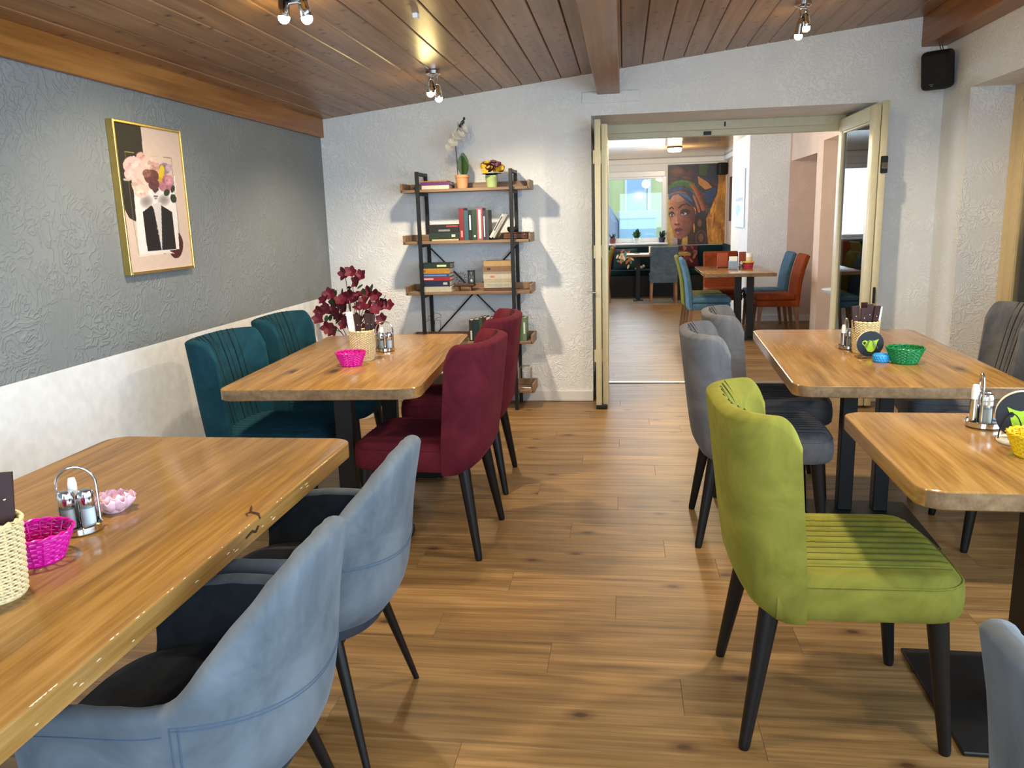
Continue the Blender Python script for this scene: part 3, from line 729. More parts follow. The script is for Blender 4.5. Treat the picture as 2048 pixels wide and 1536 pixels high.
# ------------------------------------------------------------------ blue grey bucket chairs
class ShellCols:
    n = 101
    def __call__(s, i, z):
        sv = -1+2*i/(s.n-1)                    # -1 front of one arm ... 0 rear ... +1 front of the other
        A = interp([(0.345, 0.17), (0.36, 0.19), (0.375, 0.222), (0.40, 0.25), (0.47, 0.273), (0.60, 0.285), (0.68, 0.287), (0.90, 0.272)], z)
        B = interp([(0.345, 0.17), (0.36, 0.19), (0.38, 0.225), (0.41, 0.25), (0.45, 0.268), (0.50, 0.278), (0.55, 0.285), (0.68, 0.300), (0.90, 0.345)], z)
        def pt(A, B, off):
            k = 0.68
            if abs(sv) <= k:
                ph = sv/k*PI/2; return ((A-off)*spow(math.sin(ph), 0.86), -(B-off)*abs(math.cos(ph))**0.9)
            f = (abs(sv)-k)/(1-k)
            return (math.copysign(A-off-0.03*f*f, sv), 0.20*f)
        o = pt(A, B, 0.0)
        wv = 0.0045*abs(math.sin(PI*sv*9.0))
        q = pt(A, B, 0.046+0.0045-wv)
        return o, q
def shell_top(i, n=101):
    sv = abs(-1+2*i/(n-1)); ph = sv/0.68*90
    if ph > 90: f = (ph-90)/42; return 0.59-0.03*f*f
    return interp([(0, 0.822), (8, 0.820), (16, 0.809), (24, 0.790), (32, 0.762), (40, 0.730), (48, 0.696), (56, 0.656), (62, 0.622), (67, 0.600), (71, 0.592), (76, 0.590)], ph)
def make_bucket(mat, matin):
    t = thing('bucket_armchair', 'x', 'chair')
    cols = ShellCols()
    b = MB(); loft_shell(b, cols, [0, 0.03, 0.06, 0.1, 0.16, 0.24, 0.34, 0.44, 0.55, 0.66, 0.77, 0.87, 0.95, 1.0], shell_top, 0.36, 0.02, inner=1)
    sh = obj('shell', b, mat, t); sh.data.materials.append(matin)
    # stitched seams on the outside
    def on(i, z, off=0.0008):
        o, q = cols(i, z); o = Vector(o); q = Vector(q); d = (o-q).normalized(); o = o+d*off; return (o.x, o.y, z)
    sm = MB()
    for dz in (0.0, 0.007):
        sm.tube([on(i, 0.578+dz-0.035*(1-abs(i-50)/26.0)) for i in range(24, 77)], 0.0011, 5)
    for i in (24, 25, 75, 76):
        sm.tube([on(i, z) for z in np.linspace(0.40, 0.585, 10)], 0.0011, 5)
    for a, bb in ((2, 23), (77, 98)):
        sm.tube([on(i, shell_top(i)-0.022) for i in range(a, bb+1)], 0.0011, 5)
    obj('seam', sm, plain('dark_thread', (74, 92, 114), 0.9), sh)
    # cushion
    pts = []
    for k in range(48):
        a = 2*PI*k/48; x = 0.228*spow(math.cos(a), 0.7); y = 0.235*spow(math.sin(a), 0.7)+0.015
        pts.append((x, y))
    s = MB(); m = len(pts); rings = []
    for f, z in ((0.80, 0.345), (0.97, 0.36), (1.0, 0.40), (0.99, 0.44), (0.94, 0.458), (0.80, 0.466), (0.5, 0.470), (0.05, 0.472)):
        rings.append([(x*f, (y-0.015)*f+0.015, z) for x, y in pts])
    s.add([p for r in rings for p in r], [(j*m+i, j*m+(i+1) % m, (j+1)*m+(i+1) % m, (j+1)*m+i) for j in range(len(rings)-1) for i in range(m)], True)
    s.add(rings[0], [tuple(range(m))[::-1]]); s.add(rings[-1], [tuple(range(m))])
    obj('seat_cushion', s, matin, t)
    for sx in (-1, 1):
        for (ty, by) in ((-0.13, -0.222), (0.14, 0.225)):
            l = MB().cyl((sx*0.236, by, 0.0), (sx*0.165, ty, 0.365), 0.0085, 0.0175, 16)
            obj('leg', l, m_blackleg, t)
    obj('underframe', MB().box(-0.17, 0.17, -0.15, 0.16, 0.335, 0.352, bev=0.005), m_blackleg, t)
    return t
v_blue = velvet('blue_grey_velvet', (74, 82, 90), (116, 124, 132), 4.0, 0.5)
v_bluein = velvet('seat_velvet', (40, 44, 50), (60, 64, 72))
GB = 'blue grey bucket armchairs'
c = make_bucket(v_blue, v_bluein)
put(c, 'blue grey bucket armchair at the far corner of the left foreground table', -0.865, 1.96, PI/2, GB, True)
put(c, 'blue grey bucket armchair nearest the viewer at the left foreground table', -0.865, 1.36, PI/2, GB)
put(c, 'blue grey bucket armchair cut off at the lower right corner', 0.815, 1.03, -PI/2, GB)

# ------------------------------------------------------------------ bookshelf
SX, SY = -1.125, 5.865
t = thing('bookshelf', 'black metal frame bookshelf with five rustic wooden shelves against the back wall', 'bookshelf', (SX, SY, 0))
for sx in (-1, 1):
    x = sx*0.337
    for y in (-0.133, 0.127):
        obj('post', MB().box(x-0.0125, x+0.0125, y-0.0125, y+0.0125, 0, 1.738, bev=0.002), m_black, t)
    obj('top_rail', MB().box(x-0.0115, x+0.0115, -0.12, 0.115, 1.712, 1.735, bev=0.002), m_black, t)
    for z in (0.125, 0.492, 0.860, 1.228, 1.595):
        obj('side_rail', MB().box(x-0.011, x+0.011, -0.121, 0.115, z-0.022, z, bev=0.002), m_black, t)
for a, b in (((-0.325, 1.19), (0.325, 0.52)), ((0.325, 1.19), (-0.325, 0.52))):
    obj('cross_brace', MB().tube([(a[0], 0.135+0.004*(a[0] > 0), a[1]), (b[0], 0.135+0.004*(a[0] > 0), b[1])], 0.006, 8), m_black, t)
SHZ = [0.145, 0.512, 0.880, 1.248, 1.615]        # underside of each board's top sheet
for z in SHZ:
    s = MB().box(-0.46, 0.46, -0.118, 0.118, z-0.020, z, bev=0.002)
    so = obj('shelf_board', s, m_shelf, t)
    for sx in (-1, 1): obj('end_lip', MB().box(sx*0.46-0.009, sx*0.46+0.009, -0.118, 0.118, z-0.020, z+0.045, bev=0.002), m_shelf, so)
    obj('back_lip', MB().box(-0.451, 0.451, 0.103, 0.118, z, z+0.045, bev=0.002), m_shelf, so)

mats = {}
def cm(rgb, rough=0.55):
    k = (tuple(rgb), rough)
    if k not in mats: mats[k] = plain('paint_%d_%d_%d' % tuple(rgb), rgb, rough, var=0.1, scale=60)
    return mats[k]
def book(label, L, T, D, rgb, pos, upright=False, lean=0.0, rz=0.0, mark=None, pages=(206, 198, 178), group='books on the bookshelf'):
    """L spine length, T thickness, D depth; spine faces the viewer; pos = left rear-bottom reference: left edge x, spine y, bottom z"""
    e = thing('book', label, 'book', (0, 0, 0), 0, group)
    c = 0.003
    cov = MB().box(0, L, 0, D, 0, c).box(0, L, 0, D, T-c, T).box(0, L, 0, c, c, T-c)
    obj('cover', cov, cm(tuple(int(q*0.8) for q in rgb)), e)
    obj('pages', MB().box(0.003, L-0.003, c, D-0.004, c, T-c), cm(pages, 0.9), e)
    if mark: obj('title', MB().box(L*mark[0], L*mark[1], -0.0008, 0.0005, T*0.3, T*0.7), cm(mark[2]), e)
    if upright:
        e.rotation_euler = (0, -PI/2+lean, 0)         # length goes up, thickness goes to -X
        if lean >= 0: e.location = (pos[0]+T*math.cos(lean), pos[1], pos[2]+0.0005)
    else:
        e.rotation_euler = (0, 0, rz); e.location = (pos[0], pos[1], pos[2]+0.0005)
    return e
BY = 5.775
z5, z4, z3, z2, z1 = [z+0.0005 for z in SHZ[::-1]]
# top shelf
book('cream paged paperback lying at the bottom on the top shelf', 0.20, 0.026, 0.14, (226, 220, 205), (-1.440, BY, z5), mark=None)
book('purple hardback lying on the cream paperback on the top shelf', 0.215, 0.022, 0.15, (104, 40, 120), (-1.447, BY, z5+0.027))
book('thin yellow and red booklet topmost on the top shelf', 0.19, 0.008, 0.14, (190, 150, 70), (-1.447, BY+0.004, z5+0.050), mark=(0.1, 0.9, (170, 60, 50)))
# second shelf: flat stack, upright row, leaning paperbacks
zz = z4
for lab, L, T, rgb, dx, mk in (('thin cream book lowest in the stack on the second shelf', 0.20, 0.012, (200, 186, 150), 0.02, None),
                            ('dark green hardback with a red spine label on the second shelf', 0.228, 0.045, (24, 52, 40), 0.0, (0.74, 0.86, (190, 190, 160))),
                            ('black hardback with silver spine print on the second shelf', 0.215, 0.032, (22, 20, 24), 0.008, (0.3, 0.7, (120, 118, 120))),
                            ('black hardback with a red stripe topmost on the second shelf', 0.228, 0.026, (26, 20, 20), 0.0, (0.58, 0.95, (150, 50, 50)))):
    book(lab, L, T, 0.15, rgb, (-1.405+dx, BY, zz), mark=mk); zz += T+0.0006
x = -1.178
for lab, L, T, rgb, mk in (('dark red tall hardback first in the upright row', 0.228, 0.036, (130, 30, 42), (0.1, 0.3, (190, 120, 110))),
                        ('teal blue hardback second in the upright row', 0.212, 0.030, (50, 96, 110), None),
                        ('black paperback with white lettering in the upright row', 0.208, 0.026, (20, 24, 28), (0.35, 0.85, (220, 220, 220))),
                        ('dark green hardback in the middle of the upright row', 0.214, 0.034, (36, 70, 50), (0.1, 0.16, (200, 200, 180))),
                        ('pale rose striped hardback in the upright row', 0.225, 0.042, (176, 92, 100), (0.05, 0.95, (222, 190, 190))),
                        ('navy and white paperback in the upright row', 0.208, 0.020, (44, 52, 80), (0.1, 0.8, (190, 196, 210))),
                        ('dark grey marbled hardback at the right of the upright row', 0.210, 0.020, (66, 68, 74), None)):
    book(lab, L, T, 0.15, rgb, (x, BY, z4), upright=True, mark=mk); x += T+0.0012
for k, (lab, rgb, mk) in enumerate((('white paperback with black title leaning on the second shelf', (222, 222, 216), (0.3, 0.9, (60, 60, 60))), ('grey white paperback leaning rightmost on the second shelf', (196, 196, 190), (0.2, 0.6, (140, 140, 130))))):
    e = book(lab, 0.19, 0.018, 0.13, rgb, (0, 0, 0), mark=mk)
    e.rotation_euler = (0, -PI/2+0.55, 0); e.location = (-0.945+0.0215*k, BY, z4+0.0105)
bx = thing('wooden_case', 'flat dark wooden case lying at the right end of the second shelf', 'case', (-0.80, 5.87, z4))
obj('body', MB().box(-0.062, 0.115, -0.06, 0.06, 0.0005, 0.040, bev=0.004), m_box, bx)
obj('lid', MB().box(-0.064, 0.117, -0.062, 0.062, 0.040, 0.048, bev=0.003), m_box, bx)
obj('clasp', MB().ball((0.09, -0.063, 0.03), 0.006), m_alu, bx)
bt = thing('bowl', 'small black round bowl standing on the wooden case', 'bowl', (-0.80, 5.87, z4+0.0485))
obj('body', MB().lathe([(0.0, 0.0), (0.03, 0.0), (0.041, 0.012), (0.042, 0.03), (0.037, 0.036), (0.034, 0.034), (0.034, 0.012), (0.0, 0.008)], 24), m_speaker, bt)
obj('rim', MB().tube([(0.038*math.cos(a), 0.038*math.sin(a), 0.0355) for a in np.linspace(0, 2*PI, 25)[:-1]], 0.002, 6, True), m_black, bt)
# third shelf: two stacks and the little ornaments between them
zz = z3
for lab, L, T, rgb, dx, pg, mk in (('cream book lowest in the left stack of the third shelf', 0.215, 0.038, (216, 208, 184), 0.018, (228, 220, 200), None),
        ('navy hardback with white emblem in the left stack of the third shelf', 0.222, 0.042, (28, 36, 74), 0.0, (220, 210, 190), (0.78, 0.92, (170, 170, 170))),
        ('red hardback with white title in the left stack of the third shelf', 0.225, 0.026, (178, 34, 44), 0.0, (220, 210, 190), (0.1, 0.45, (220, 170, 160))),
        ('bright blue paperback in the left stack of the third shelf', 0.222, 0.024, (40, 88, 146), 0.0, (220, 210, 190), (0.05, 0.9, (90, 130, 180))),
        ('mustard yellow hardback in the left stack of the third shelf', 0.225, 0.038, (208, 148, 44), 0.0, (220, 210, 190), (0.12, 0.2, (120, 80, 30))),
        ('dark green hardback topmost in the left stack of the third shelf', 0.232, 0.036, (26, 52, 36), -0.002, (170, 160, 140), (0.58, 0.88, (196, 200, 160)))):
    book(lab, L, T, 0.16, rgb, (-1.488+dx, BY, zz), pages=pg, mark=mk); zz += T+0.0006
zz = z3
for lab, L, T, rgb, dx, mk in (('brown book lowest in the right stack of the third shelf', 0.21, 0.022, (108, 66, 46), 0.0, None),
        ('cream book with printed leaves in the right stack of the third shelf', 0.205, 0.040, (214, 206, 184), 0.004, (0.1, 0.9, (150, 156, 130))),
        ('yellowed thin book in the right stack of the third shelf', 0.205, 0.022, (206, 190, 158), 0.002, None),
        ('cream book with small red print in the right stack of the third shelf', 0.207, 0.036, (222, 214, 192), 0.0, (0.25, 0.4, (170, 110, 90))),
        ('thin grey brown book in the right stack of the third shelf', 0.205, 0.018, (176, 160, 136), 0.002, None),
        ('brown book with a dark seal in the right stack of the third shelf', 0.212, 0.036, (150, 112, 82), -0.004, (0.16, 0.28, (50, 40, 34))),
        ('tan linen book topmost in the right stack of the third shelf', 0.20, 0.036, (206, 168, 112), 0.006, None)):
    book(lab, L, T, 0.16, rgb, (-1.015+dx, BY, zz), mark=mk); zz += T+0.0006
st = thing('ornament_stand', 'small rough wooden bench with a wire wheel between the book stacks', 'ornament', (-1.165, 5.84, z3))
obj('plank_top', MB().box(-0.075, 0.075, -0.035, 0.035, 0.032, 0.052, bev=0.005), m_box, st)
for s in (-1, 1): obj('leg', MB().box(s*0.045-0.006, s*0.045+0.006, -0.03, 0.03, 0.0, 0.034), m_box, st)
wh = MB()
c0 = Vector((-0.03, 0.0, 0.098))
wh.tube([c0+Vector((0.030*math.cos(a), 0, 0.030*math.sin(a))) for a in np.linspace(0, 2*PI, 25)[:-1]], 0.0014, 6, True)
for k in range(12):
    a = 2*PI*k/12; wh.tube([c0, c0+Vector((0.038*math.cos(a), 0, 0.038*math.sin(a)))], 0.0011, 5)
    wh.ball(tuple(c0+Vector((0.040*math.cos(a), 0, 0.040*math.sin(a)))), 0.0034, nu=8, nv=5)
wh.tube([(-0.052, 0, 0.052), tuple(c0), (-0.008, 0, 0.052)], 0.0014, 6)
obj('wire_wheel', wh, m_black, st)
hg = thing('hourglass', 'small hourglass in a dark square frame on the third shelf', 'hourglass', (-1.115, 5.84, z3+0.0525))
for z in (0.0, 0.088): obj('end_plate', MB().box(-0.026, 0.026, -0.02, 0.02, z+0.0004, z+0.008, bev=0.002), m_black, hg)
for sx in (-1, 1):
    for sy in (-1, 1): obj('post', MB().cyl((sx*0.022, sy*0.016, 0.006), (sx*0.022, sy*0.016, 0.09), 0.0025, n=8), m_black, hg)
obj('glass_bulb', MB().lathe([(0.013, 0.009), (0.015, 0.02), (0.012, 0.036), (0.003, 0.048), (0.012, 0.06), (0.015, 0.075), (0.013, 0.087)], 16), m_glass, hg)
obj('sand', MB().lathe([(0.0, 0.009), (0.012, 0.009), (0.0135, 0.02), (0.0, 0.030)], 14), m_salt, hg)
# fourth shelf: upright books right, wire face left
x = -1.135
W4 = [('black and white paperback first on the fourth shelf', 0.03, 0.155, (40, 42, 40), (0.05, 0.5, (200, 200, 190))), ('dark teal hardback second on the fourth shelf', 0.044, 0.160, (24, 50, 60), None), ('mid green thin book third on the fourth shelf', 0.022, 0.172, (60, 84, 56), None),
      ('dark red black book fourth on the fourth shelf', 0.030, 0.176, (60, 26, 28), (0.1, 0.4, (180, 140, 120))), ('white paperback behind the burgundy chair back', 0.024, 0.170, (214, 214, 208), None), ('dull blue book behind the burgundy chair back', 0.034, 0.168, (60, 76, 110), None),
      ('brown book behind the burgundy chair back', 0.034, 0.172, (110, 76, 50), None), ('olive book behind the burgundy chair back', 0.034, 0.172, (92, 96, 60), None), ('charcoal book behind the burgundy chair back', 0.036, 0.172, (50, 50, 56), None),
      ('navy hardback right of the chair back on the fourth shelf', 0.050, 0.176, (30, 38, 62), None), ('white thin paperback right on the fourth shelf', 0.020, 0.172, (224, 224, 220), (0.2, 0.8, (120, 120, 120))), ('grass green book right on the fourth shelf', 0.024, 0.170, (72, 142, 72), None),
      ('pale green patterned book last on the fourth shelf', 0.030, 0.168, (120, 146, 112), (0.3, 0.8, (210, 214, 200)))]
for lab, T, L, rgb, mk in W4:
    book(lab, L, T, 0.13, rgb, (x, BY, z2), upright=True, mark=mk); x += T+0.0012
fc = thing('wire_sculpture', 'line drawing face of black wire standing on the fourth shelf', 'ornament', (-1.43, 5.86, z2))
def P2(pts): return [(a, 0.0, b) for a, b in pts]
fw_ = MB()
fw_.tube(P2([(-0.005, 0.19), (-0.03, 0.175), (-0.03, 0.16), (-0.055, 0.155), (-0.07, 0.135), (-0.06, 0.128), (-0.045, 0.14), (-0.03, 0.15), (-0.015, 0.15), (-0.01, 0.12), (-0.012, 0.085), (0.012, 0.083), (0.016, 0.12), (0.018, 0.15)]), 0.0018, 6)
fw_.tube(P2([(-0.005, 0.19), (0.02, 0.203), (0.05, 0.2), (0.068, 0.185), (0.066, 0.165), (0.05, 0.17), (0.03, 0.162), (0.024, 0.15), (0.045, 0.147), (0.06, 0.15), (0.064, 0.12), (0.056, 0.07), (0.035, 0.03), (0.01, 0.012), (-0.012, 0.0)]), 0.0018, 6)
fw_.tube(P2([(-0.025, 0.056), (-0.005, 0.064), (0.006, 0.06), (0.016, 0.064), (0.036, 0.055), (0.006, 0.052), (-0.025, 0.056)]), 0.0016, 6)
fw_.tube(P2([(-0.025, 0.056), (-0.01, 0.043), (0.01, 0.039), (0.036, 0.055)]), 0.0016, 6)
fw_.tube(P2([(-0.012, 0.002), (-0.012, 0.04)]), 0.0016, 6)
obj('face_outline', fw_, m_black, fc)
obj('base', MB().box(-0.06, 0.06, -0.03, 0.03, 0.0, 0.004, bev=0.001), m_black, fc)
# bottom shelf
lb = thing('storage_box', 'dark storage box with pale papers on the bottom shelf', 'box', (-1.28, 5.85, z1))
obj('body', MB().box(-0.16, 0.16, -0.08, 0.08, 0.0005, 0.12, bev=0.004), cm((44, 38, 36)), lb)
obj('papers', MB().box(-0.14, 0.14, -0.07, 0.07, 0.1205, 0.145, bev=0.003), m_paper, lb)
rk = thing('wire_rack', 'small silver wire rack at the right of the bottom shelf', 'rack', (-0.735, 5.86, z1))
rw = MB()
for y in (-0.04, 0.0, 0.04):
    rw.tube([(-0.045, y, 0.003), (-0.045, y, 0.15), (-0.035, y, 0.16), (0.035, y, 0.16), (0.045, y, 0.15), (0.045, y, 0.003)], 0.002, 6)
obj('hoop', rw, m_alu, rk)
obj('base_wire', MB().tube([(-0.045, -0.04, 0.003), (0.045, -0.04, 0.003), (0.045, 0.04, 0.003), (-0.045, 0.04, 0.003)], 0.002, 6, True), m_alu, rk)
# orchid and pansies on the top
m_terra = plain('terracotta', (206, 146, 104), 0.7, var=0.06)
m_lime = plain('pale_green_glaze', (172, 192, 128), 0.35, var=0.05)
def pot(t, r0, r1, h, mat, lip=True):
    prof = [(0.0, 0.0), (r0, 0.0), (r1*0.97, h*0.78), (r1*1.06 if lip else r1, h*0.8), (r1*1.06 if lip else r1, h), (r1*0.94, h), (r1*0.9, h*0.85), (0, h*0.85)]
    obj('pot', MB().lathe(prof, 28), mat, t)
    obj('soil', MB().lathe([(0.0, h*0.86), (r1*0.9, h*0.86), (r1*0.9, h*0.8), (0, h*0.8)], 20), cm((60, 46, 34), 0.95), t)
def leafmesh(L, W, bend=0.2, fold=0.15, n=7):
    mb = MB(); rows = []
    for k in range(n):
        f = k/(n-1); w = W*math.sin(PI*min(0.98, f*0.94+0.03))**0.8; y = L*f; z = bend*L*f*f
        for top in (0.0007, -0.0007): rows.append([(-w, y, z+fold*w+top), (0, y, z+top), (w, y, z+fold*w+top)])
    tp, bt_ = rows[0::2], rows[1::2]
    for rws in (tp, bt_):
        mb.add([p for r in rws for p in r], [(k*3+i, k*3+i+1, (k+1)*3+i+1, (k+1)*3+i) for k in range(n-1) for i in (0, 1)], True)
    return mb
def rotm(rx, ry, rz): return Matrix.Rotation(rz, 4, 'Z') @ Matrix.Rotation(ry, 4, 'Y') @ Matrix.Rotation(rx, 4, 'X')
def petals(n, L, W, cup, seed, mat_center=None):
    mb = MB(); r = random.Random(seed)
    for k in range(n):
        lm = leafmesh(L*(0.9+0.2*r.random()), W, 0.1, 0.2, 5)
        lm.xf(rotm(cup, 0, 2*PI*k/n+0.2*r.random())); mb.add(lm.v, lm.f, True)
    return mb
orc = thing('potted_orchid', 'white artificial orchid in a terracotta pot on the top shelf', 'potted plant', (-1.155, 5.84, z5))
pot(orc, 0.036, 0.049, 0.095, m_terra)
sp = [(-0.03, 0, 0.08), (-0.032, 0, 0.2), (-0.038, 0, 0.3), (-0.02, -0.01, 0.4), (0.012, -0.02, 0.455), (0.035, -0.02, 0.475)]
obj('stem', MB().tube(sp, 0.0035, 7), m_stem, orc)
for k, (rx, rz, L, W) in enumerate(((1.50, 0.15, 0.17, 0.043), (1.44, 2.6, 0.15, 0.04), (1.46, -1.7, 0.14, 0.036))):
    lm = leafmesh(L, W, 0.05, 0.25); lm.xf(Matrix.Translation((0.012, 0, 0.078)) @ rotm(rx, 0, rz)); obj('leaf', lm, cm((54, 84, 44), 0.45), orc)
m_orch = plain('orchid_white', (226, 222, 214), 0.6, var=0.06)
for k, (x, z) in enumerate(((-0.072, 0.285), (-0.05, 0.315), (-0.03, 0.36), (0.0, 0.375), (0.022, 0.405), (-0.012, 0.415), (-0.05, 0.36), (-0.07, 0.335))):
    f = petals(5, 0.042, 0.022, 0.35, k); f.xf(Matrix.Translation((x, -0.02-0.006*(k % 2), z)) @ rotm(1.2, 0, 0.3*k)); obj('flower', f, m_orch, orc)
for k, (x, z) in enumerate(((0.036, 0.478), (0.03, 0.455), (0.02, 0.44), (0.008, 0.432))):
    obj('bud', MB().ball((x, -0.022, z), 0.009, 0.008, 0.012, 10, 7), cm((52, 56, 46)), orc)
pan = thing('potted_pansies', 'yellow and purple flowers in a pale green pot on the top shelf', 'potted plant', (-0.94, 5.84, z5))
pot(pan, 0.036, 0.046, 0.085, m_lime, False)
rp = random.Random(5)
for k in range(30):
    a = rp.random()*2*PI; r = 0.085*math.sqrt(rp.random()); z = 0.105+0.06*(1-(r/0.09)**2)+0.012*rp.random()
    f = petals(5, 0.030, 0.017, 0.35+0.3*rp.random(), 50+k); f.xf(Matrix.Translation((r*math.cos(a), r*math.sin(a)*0.8-0.01, z)) @ rotm(0.9*rp.random()+0.35, 0, rp.random()*0.8-0.4))
    obj('flower', f, cm([(190, 154, 40), (84, 34, 60), (176, 140, 36), (108, 54, 64)][k % 4]), pan)
for k in range(9):
    a = 2*PI*k/9; lm = leafmesh(0.075, 0.02, -0.25, 0.1); lm.xf(Matrix.Translation((0.02*math.cos(a), 0.02*math.sin(a), 0.08)) @ rotm(0.45, 0, a)); obj('leaf', lm, cm((30, 38, 26)), pan)

# ------------------------------------------------------------------ red flowering plant in the corner
pl = thing('flowering_plant', 'tall artificial plant with dark red blossoms in the corner behind the table', 'plant', (-1.93, 5.52, 0))
obj('vase', MB().lathe([(0.0, 0.0), (0.11, 0.0), (0.13, 0.06), (0.135, 0.25), (0.10, 0.42), (0.075, 0.5), (0.085, 0.53), (0.07, 0.53), (0.06, 0.49), (0.0, 0.46)], 28), m_smooth, pl)
m_red = plain('crimson_petal', (100, 13, 40), 0.6, var=0.25, scale=40)
px = [(703, 545), (722, 552), (690, 548), (716, 563), (700, 590), (722, 592), (712, 600), (690, 598), (738, 585), (750, 590), (757, 598), (755, 612), (770, 608), (778, 612), (765, 640), (748, 622), (740, 615), (727, 604), (660, 588), (650, 600), (668, 605), (680, 602), (655, 615), (645, 632), (637, 638), (665, 622), (676, 628), (690, 615), (735, 632), (745, 628), (655, 655), (668, 660), (690, 648), (752, 655), (730, 660), (682, 640), (700, 640), (715, 640), (720, 618), (640, 622)]
def at(x, y, Y):
    d = _r*((x-1024)/FPX) + _u*(-(y-768)/FPX) + _f
    return Vector((0, 0, CAM_H)) + d*(Y/d.y)
rq = random.Random(11)
tips = []
for k, (a, b) in enumerate(px):
    p = at(a, b, 5.52+0.22*(rq.random()-0.5)) - Vector((-1.93, 5.52, 0)); tips.append(p)
    f = petals(5, 0.056, 0.021, 0.42, 200+k); f.xf(Matrix.Translation(p) @ rotm(0.5+1.1*rq.random(), 0.6*(rq.random()-0.5), 1.4*(rq.random()-0.5)))
    obj('flower', f, m_red, pl)
for k, (a, b) in enumerate([(693, 553), (699, 578), (684, 592), (670, 595), (741, 583), (763, 602), (723, 617), (660, 642), (652, 645), (684, 640), (757, 625), (748, 636), (730, 590), (664, 612), (700, 622), (672, 648), (715, 578), (742, 650)]):
    p = at(a, b, 5.50+0.2*(rq.random()-0.5)) - Vector((-1.93, 5.52, 0))
    lm = leafmesh(0.055, 0.016, 0.15, 0.2); lm.xf(Matrix.Translation(p) @ rotm(1.2*rq.random()+0.2, 0, 6.28*rq.random())); obj('leaf', lm, m_leaf, pl)
sb = MB()
for k in range(0, len(tips), 2):
    q = tips[k]; base = Vector((0.02*math.cos(k), 0.02*math.sin(k), 0.5)); mid = base.lerp(q, 0.5)+Vector((0, 0, 0.05))
    sb.tube([base, mid, q], 0.0028, 6)
so = obj('stems', sb, m_stem, pl); so['kind'] = 'stuff'

# ------------------------------------------------------------------ printed pictures (flat print as painted mesh colour)
class Canvas:
    def __init__(s, PX, PY, bg):
        s.x = PX; s.y = PY; s.c = np.tile(np.array(bg, float), (len(PX), 1))
        s.rs = np.random.RandomState(4)
    def put(s, m, rgb, alpha=1.0):
        a = (m.astype(float)*alpha)[:, None]; s.c = s.c*(1-a)+np.array(rgb, float)*a
    def poly(s, pts, rgb, alpha=1.0):
        x, y = s.x, s.y; m = np.zeros(len(x), bool); j = len(pts)-1
        for i in range(len(pts)):
            xi, yi = pts[i]; xj, yj = pts[j]
            if yi != yj:
                m ^= ((yi > y) != (yj > y)) & (x < (xj-xi)*(y-yi)/(yj-yi)+xi)
            j = i
        s.put(m, rgb, alpha); return m
    def ell(s, cx, cy, rx, ry, rgb, alpha=1.0, rot=0.0, soft=False):
        dx, dy = s.x-cx, s.y-cy; ca, sa = math.cos(rot), math.sin(rot)
        q = ((dx*ca+dy*sa)/rx)**2+((-dx*sa+dy*ca)/ry)**2
        m = np.clip(1-q, 0, 1)*alpha if soft else (q < 1)*alpha
        s.put(m, rgb); return q < 1
    def line(s, pts, w, rgb, alpha=1.0):
        for (x0, y0), (x1, y1) in zip(pts, pts[1:]):
            dx, dy = x1-x0, y1-y0; L2 = dx*dx+dy*dy+1e-9
            t_ = np.clip(((s.x-x0)*dx+(s.y-y0)*dy)/L2, 0, 1)
            d = np.hypot(s.x-x0-t_*dx, s.y-y0-t_*dy); s.put(d < w/2, rgb, alpha)
    def mott(s, m, amp, fx=0.05, fy=0.05, ph=0.0):
        v = np.sin(s.x*fx+2.1*np.sin(s.y*fy*0.7+ph))*np.sin(s.y*fy+1.7*np.sin(s.x*fx*0.6+ph))
        s.c = s.c*(1+(m.astype(float)*amp*v)[:, None])
def print_mesh(name, W, Hh, nu, nv, quad, painter, mat, parent=None):
    u = np.linspace(0, 1, nu); v = np.linspace(0, 1, nv); U, V = np.meshgrid(u, v); U = U.ravel(); V = V.ravel()
    (ax, ay), (bx, by), (cx, cy), (dx, dy) = quad           # TL TR BR BL in the drawing's own units
    PX = (1-V)*((1-U)*ax+U*bx)+V*((1-U)*dx+U*cx); PY = (1-V)*((1-U)*ay+U*by)+V*((1-U)*dy+U*cy)
    C = painter(PX, PY)
    c = np.clip(C.c/255.0, 0, 1); c = np.where(c <= 0.04045, c/12.92, ((c+0.055)/1.055)**2.4)
    me = bpy.data.meshes.new(name)
    co = np.stack([U*W-W/2, np.zeros_like(U), (0.5-V)*Hh], 1)
    idx = np.arange(nu*nv).reshape(nv, nu)
    q = np.stack([idx[:-1, :-1], idx[1:, :-1], idx[1:, 1:], idx[:-1, 1:]], -1).reshape(-1, 4)
    me.from_pydata(co.tolist(), [], q.tolist())
    at_ = me.color_attributes.new('print', 'FLOAT_COLOR', 'POINT')
    at_.data.foreach_set('color', np.concatenate([c, np.ones((len(c), 1))], 1).astype(np.float32).ravel())
    me.materials.append(mat); o = bpy.data.objects.new(name, me); COL.objects.link(o)
    if parent: o.parent = parent
    return o
m_print = printed('art_print')
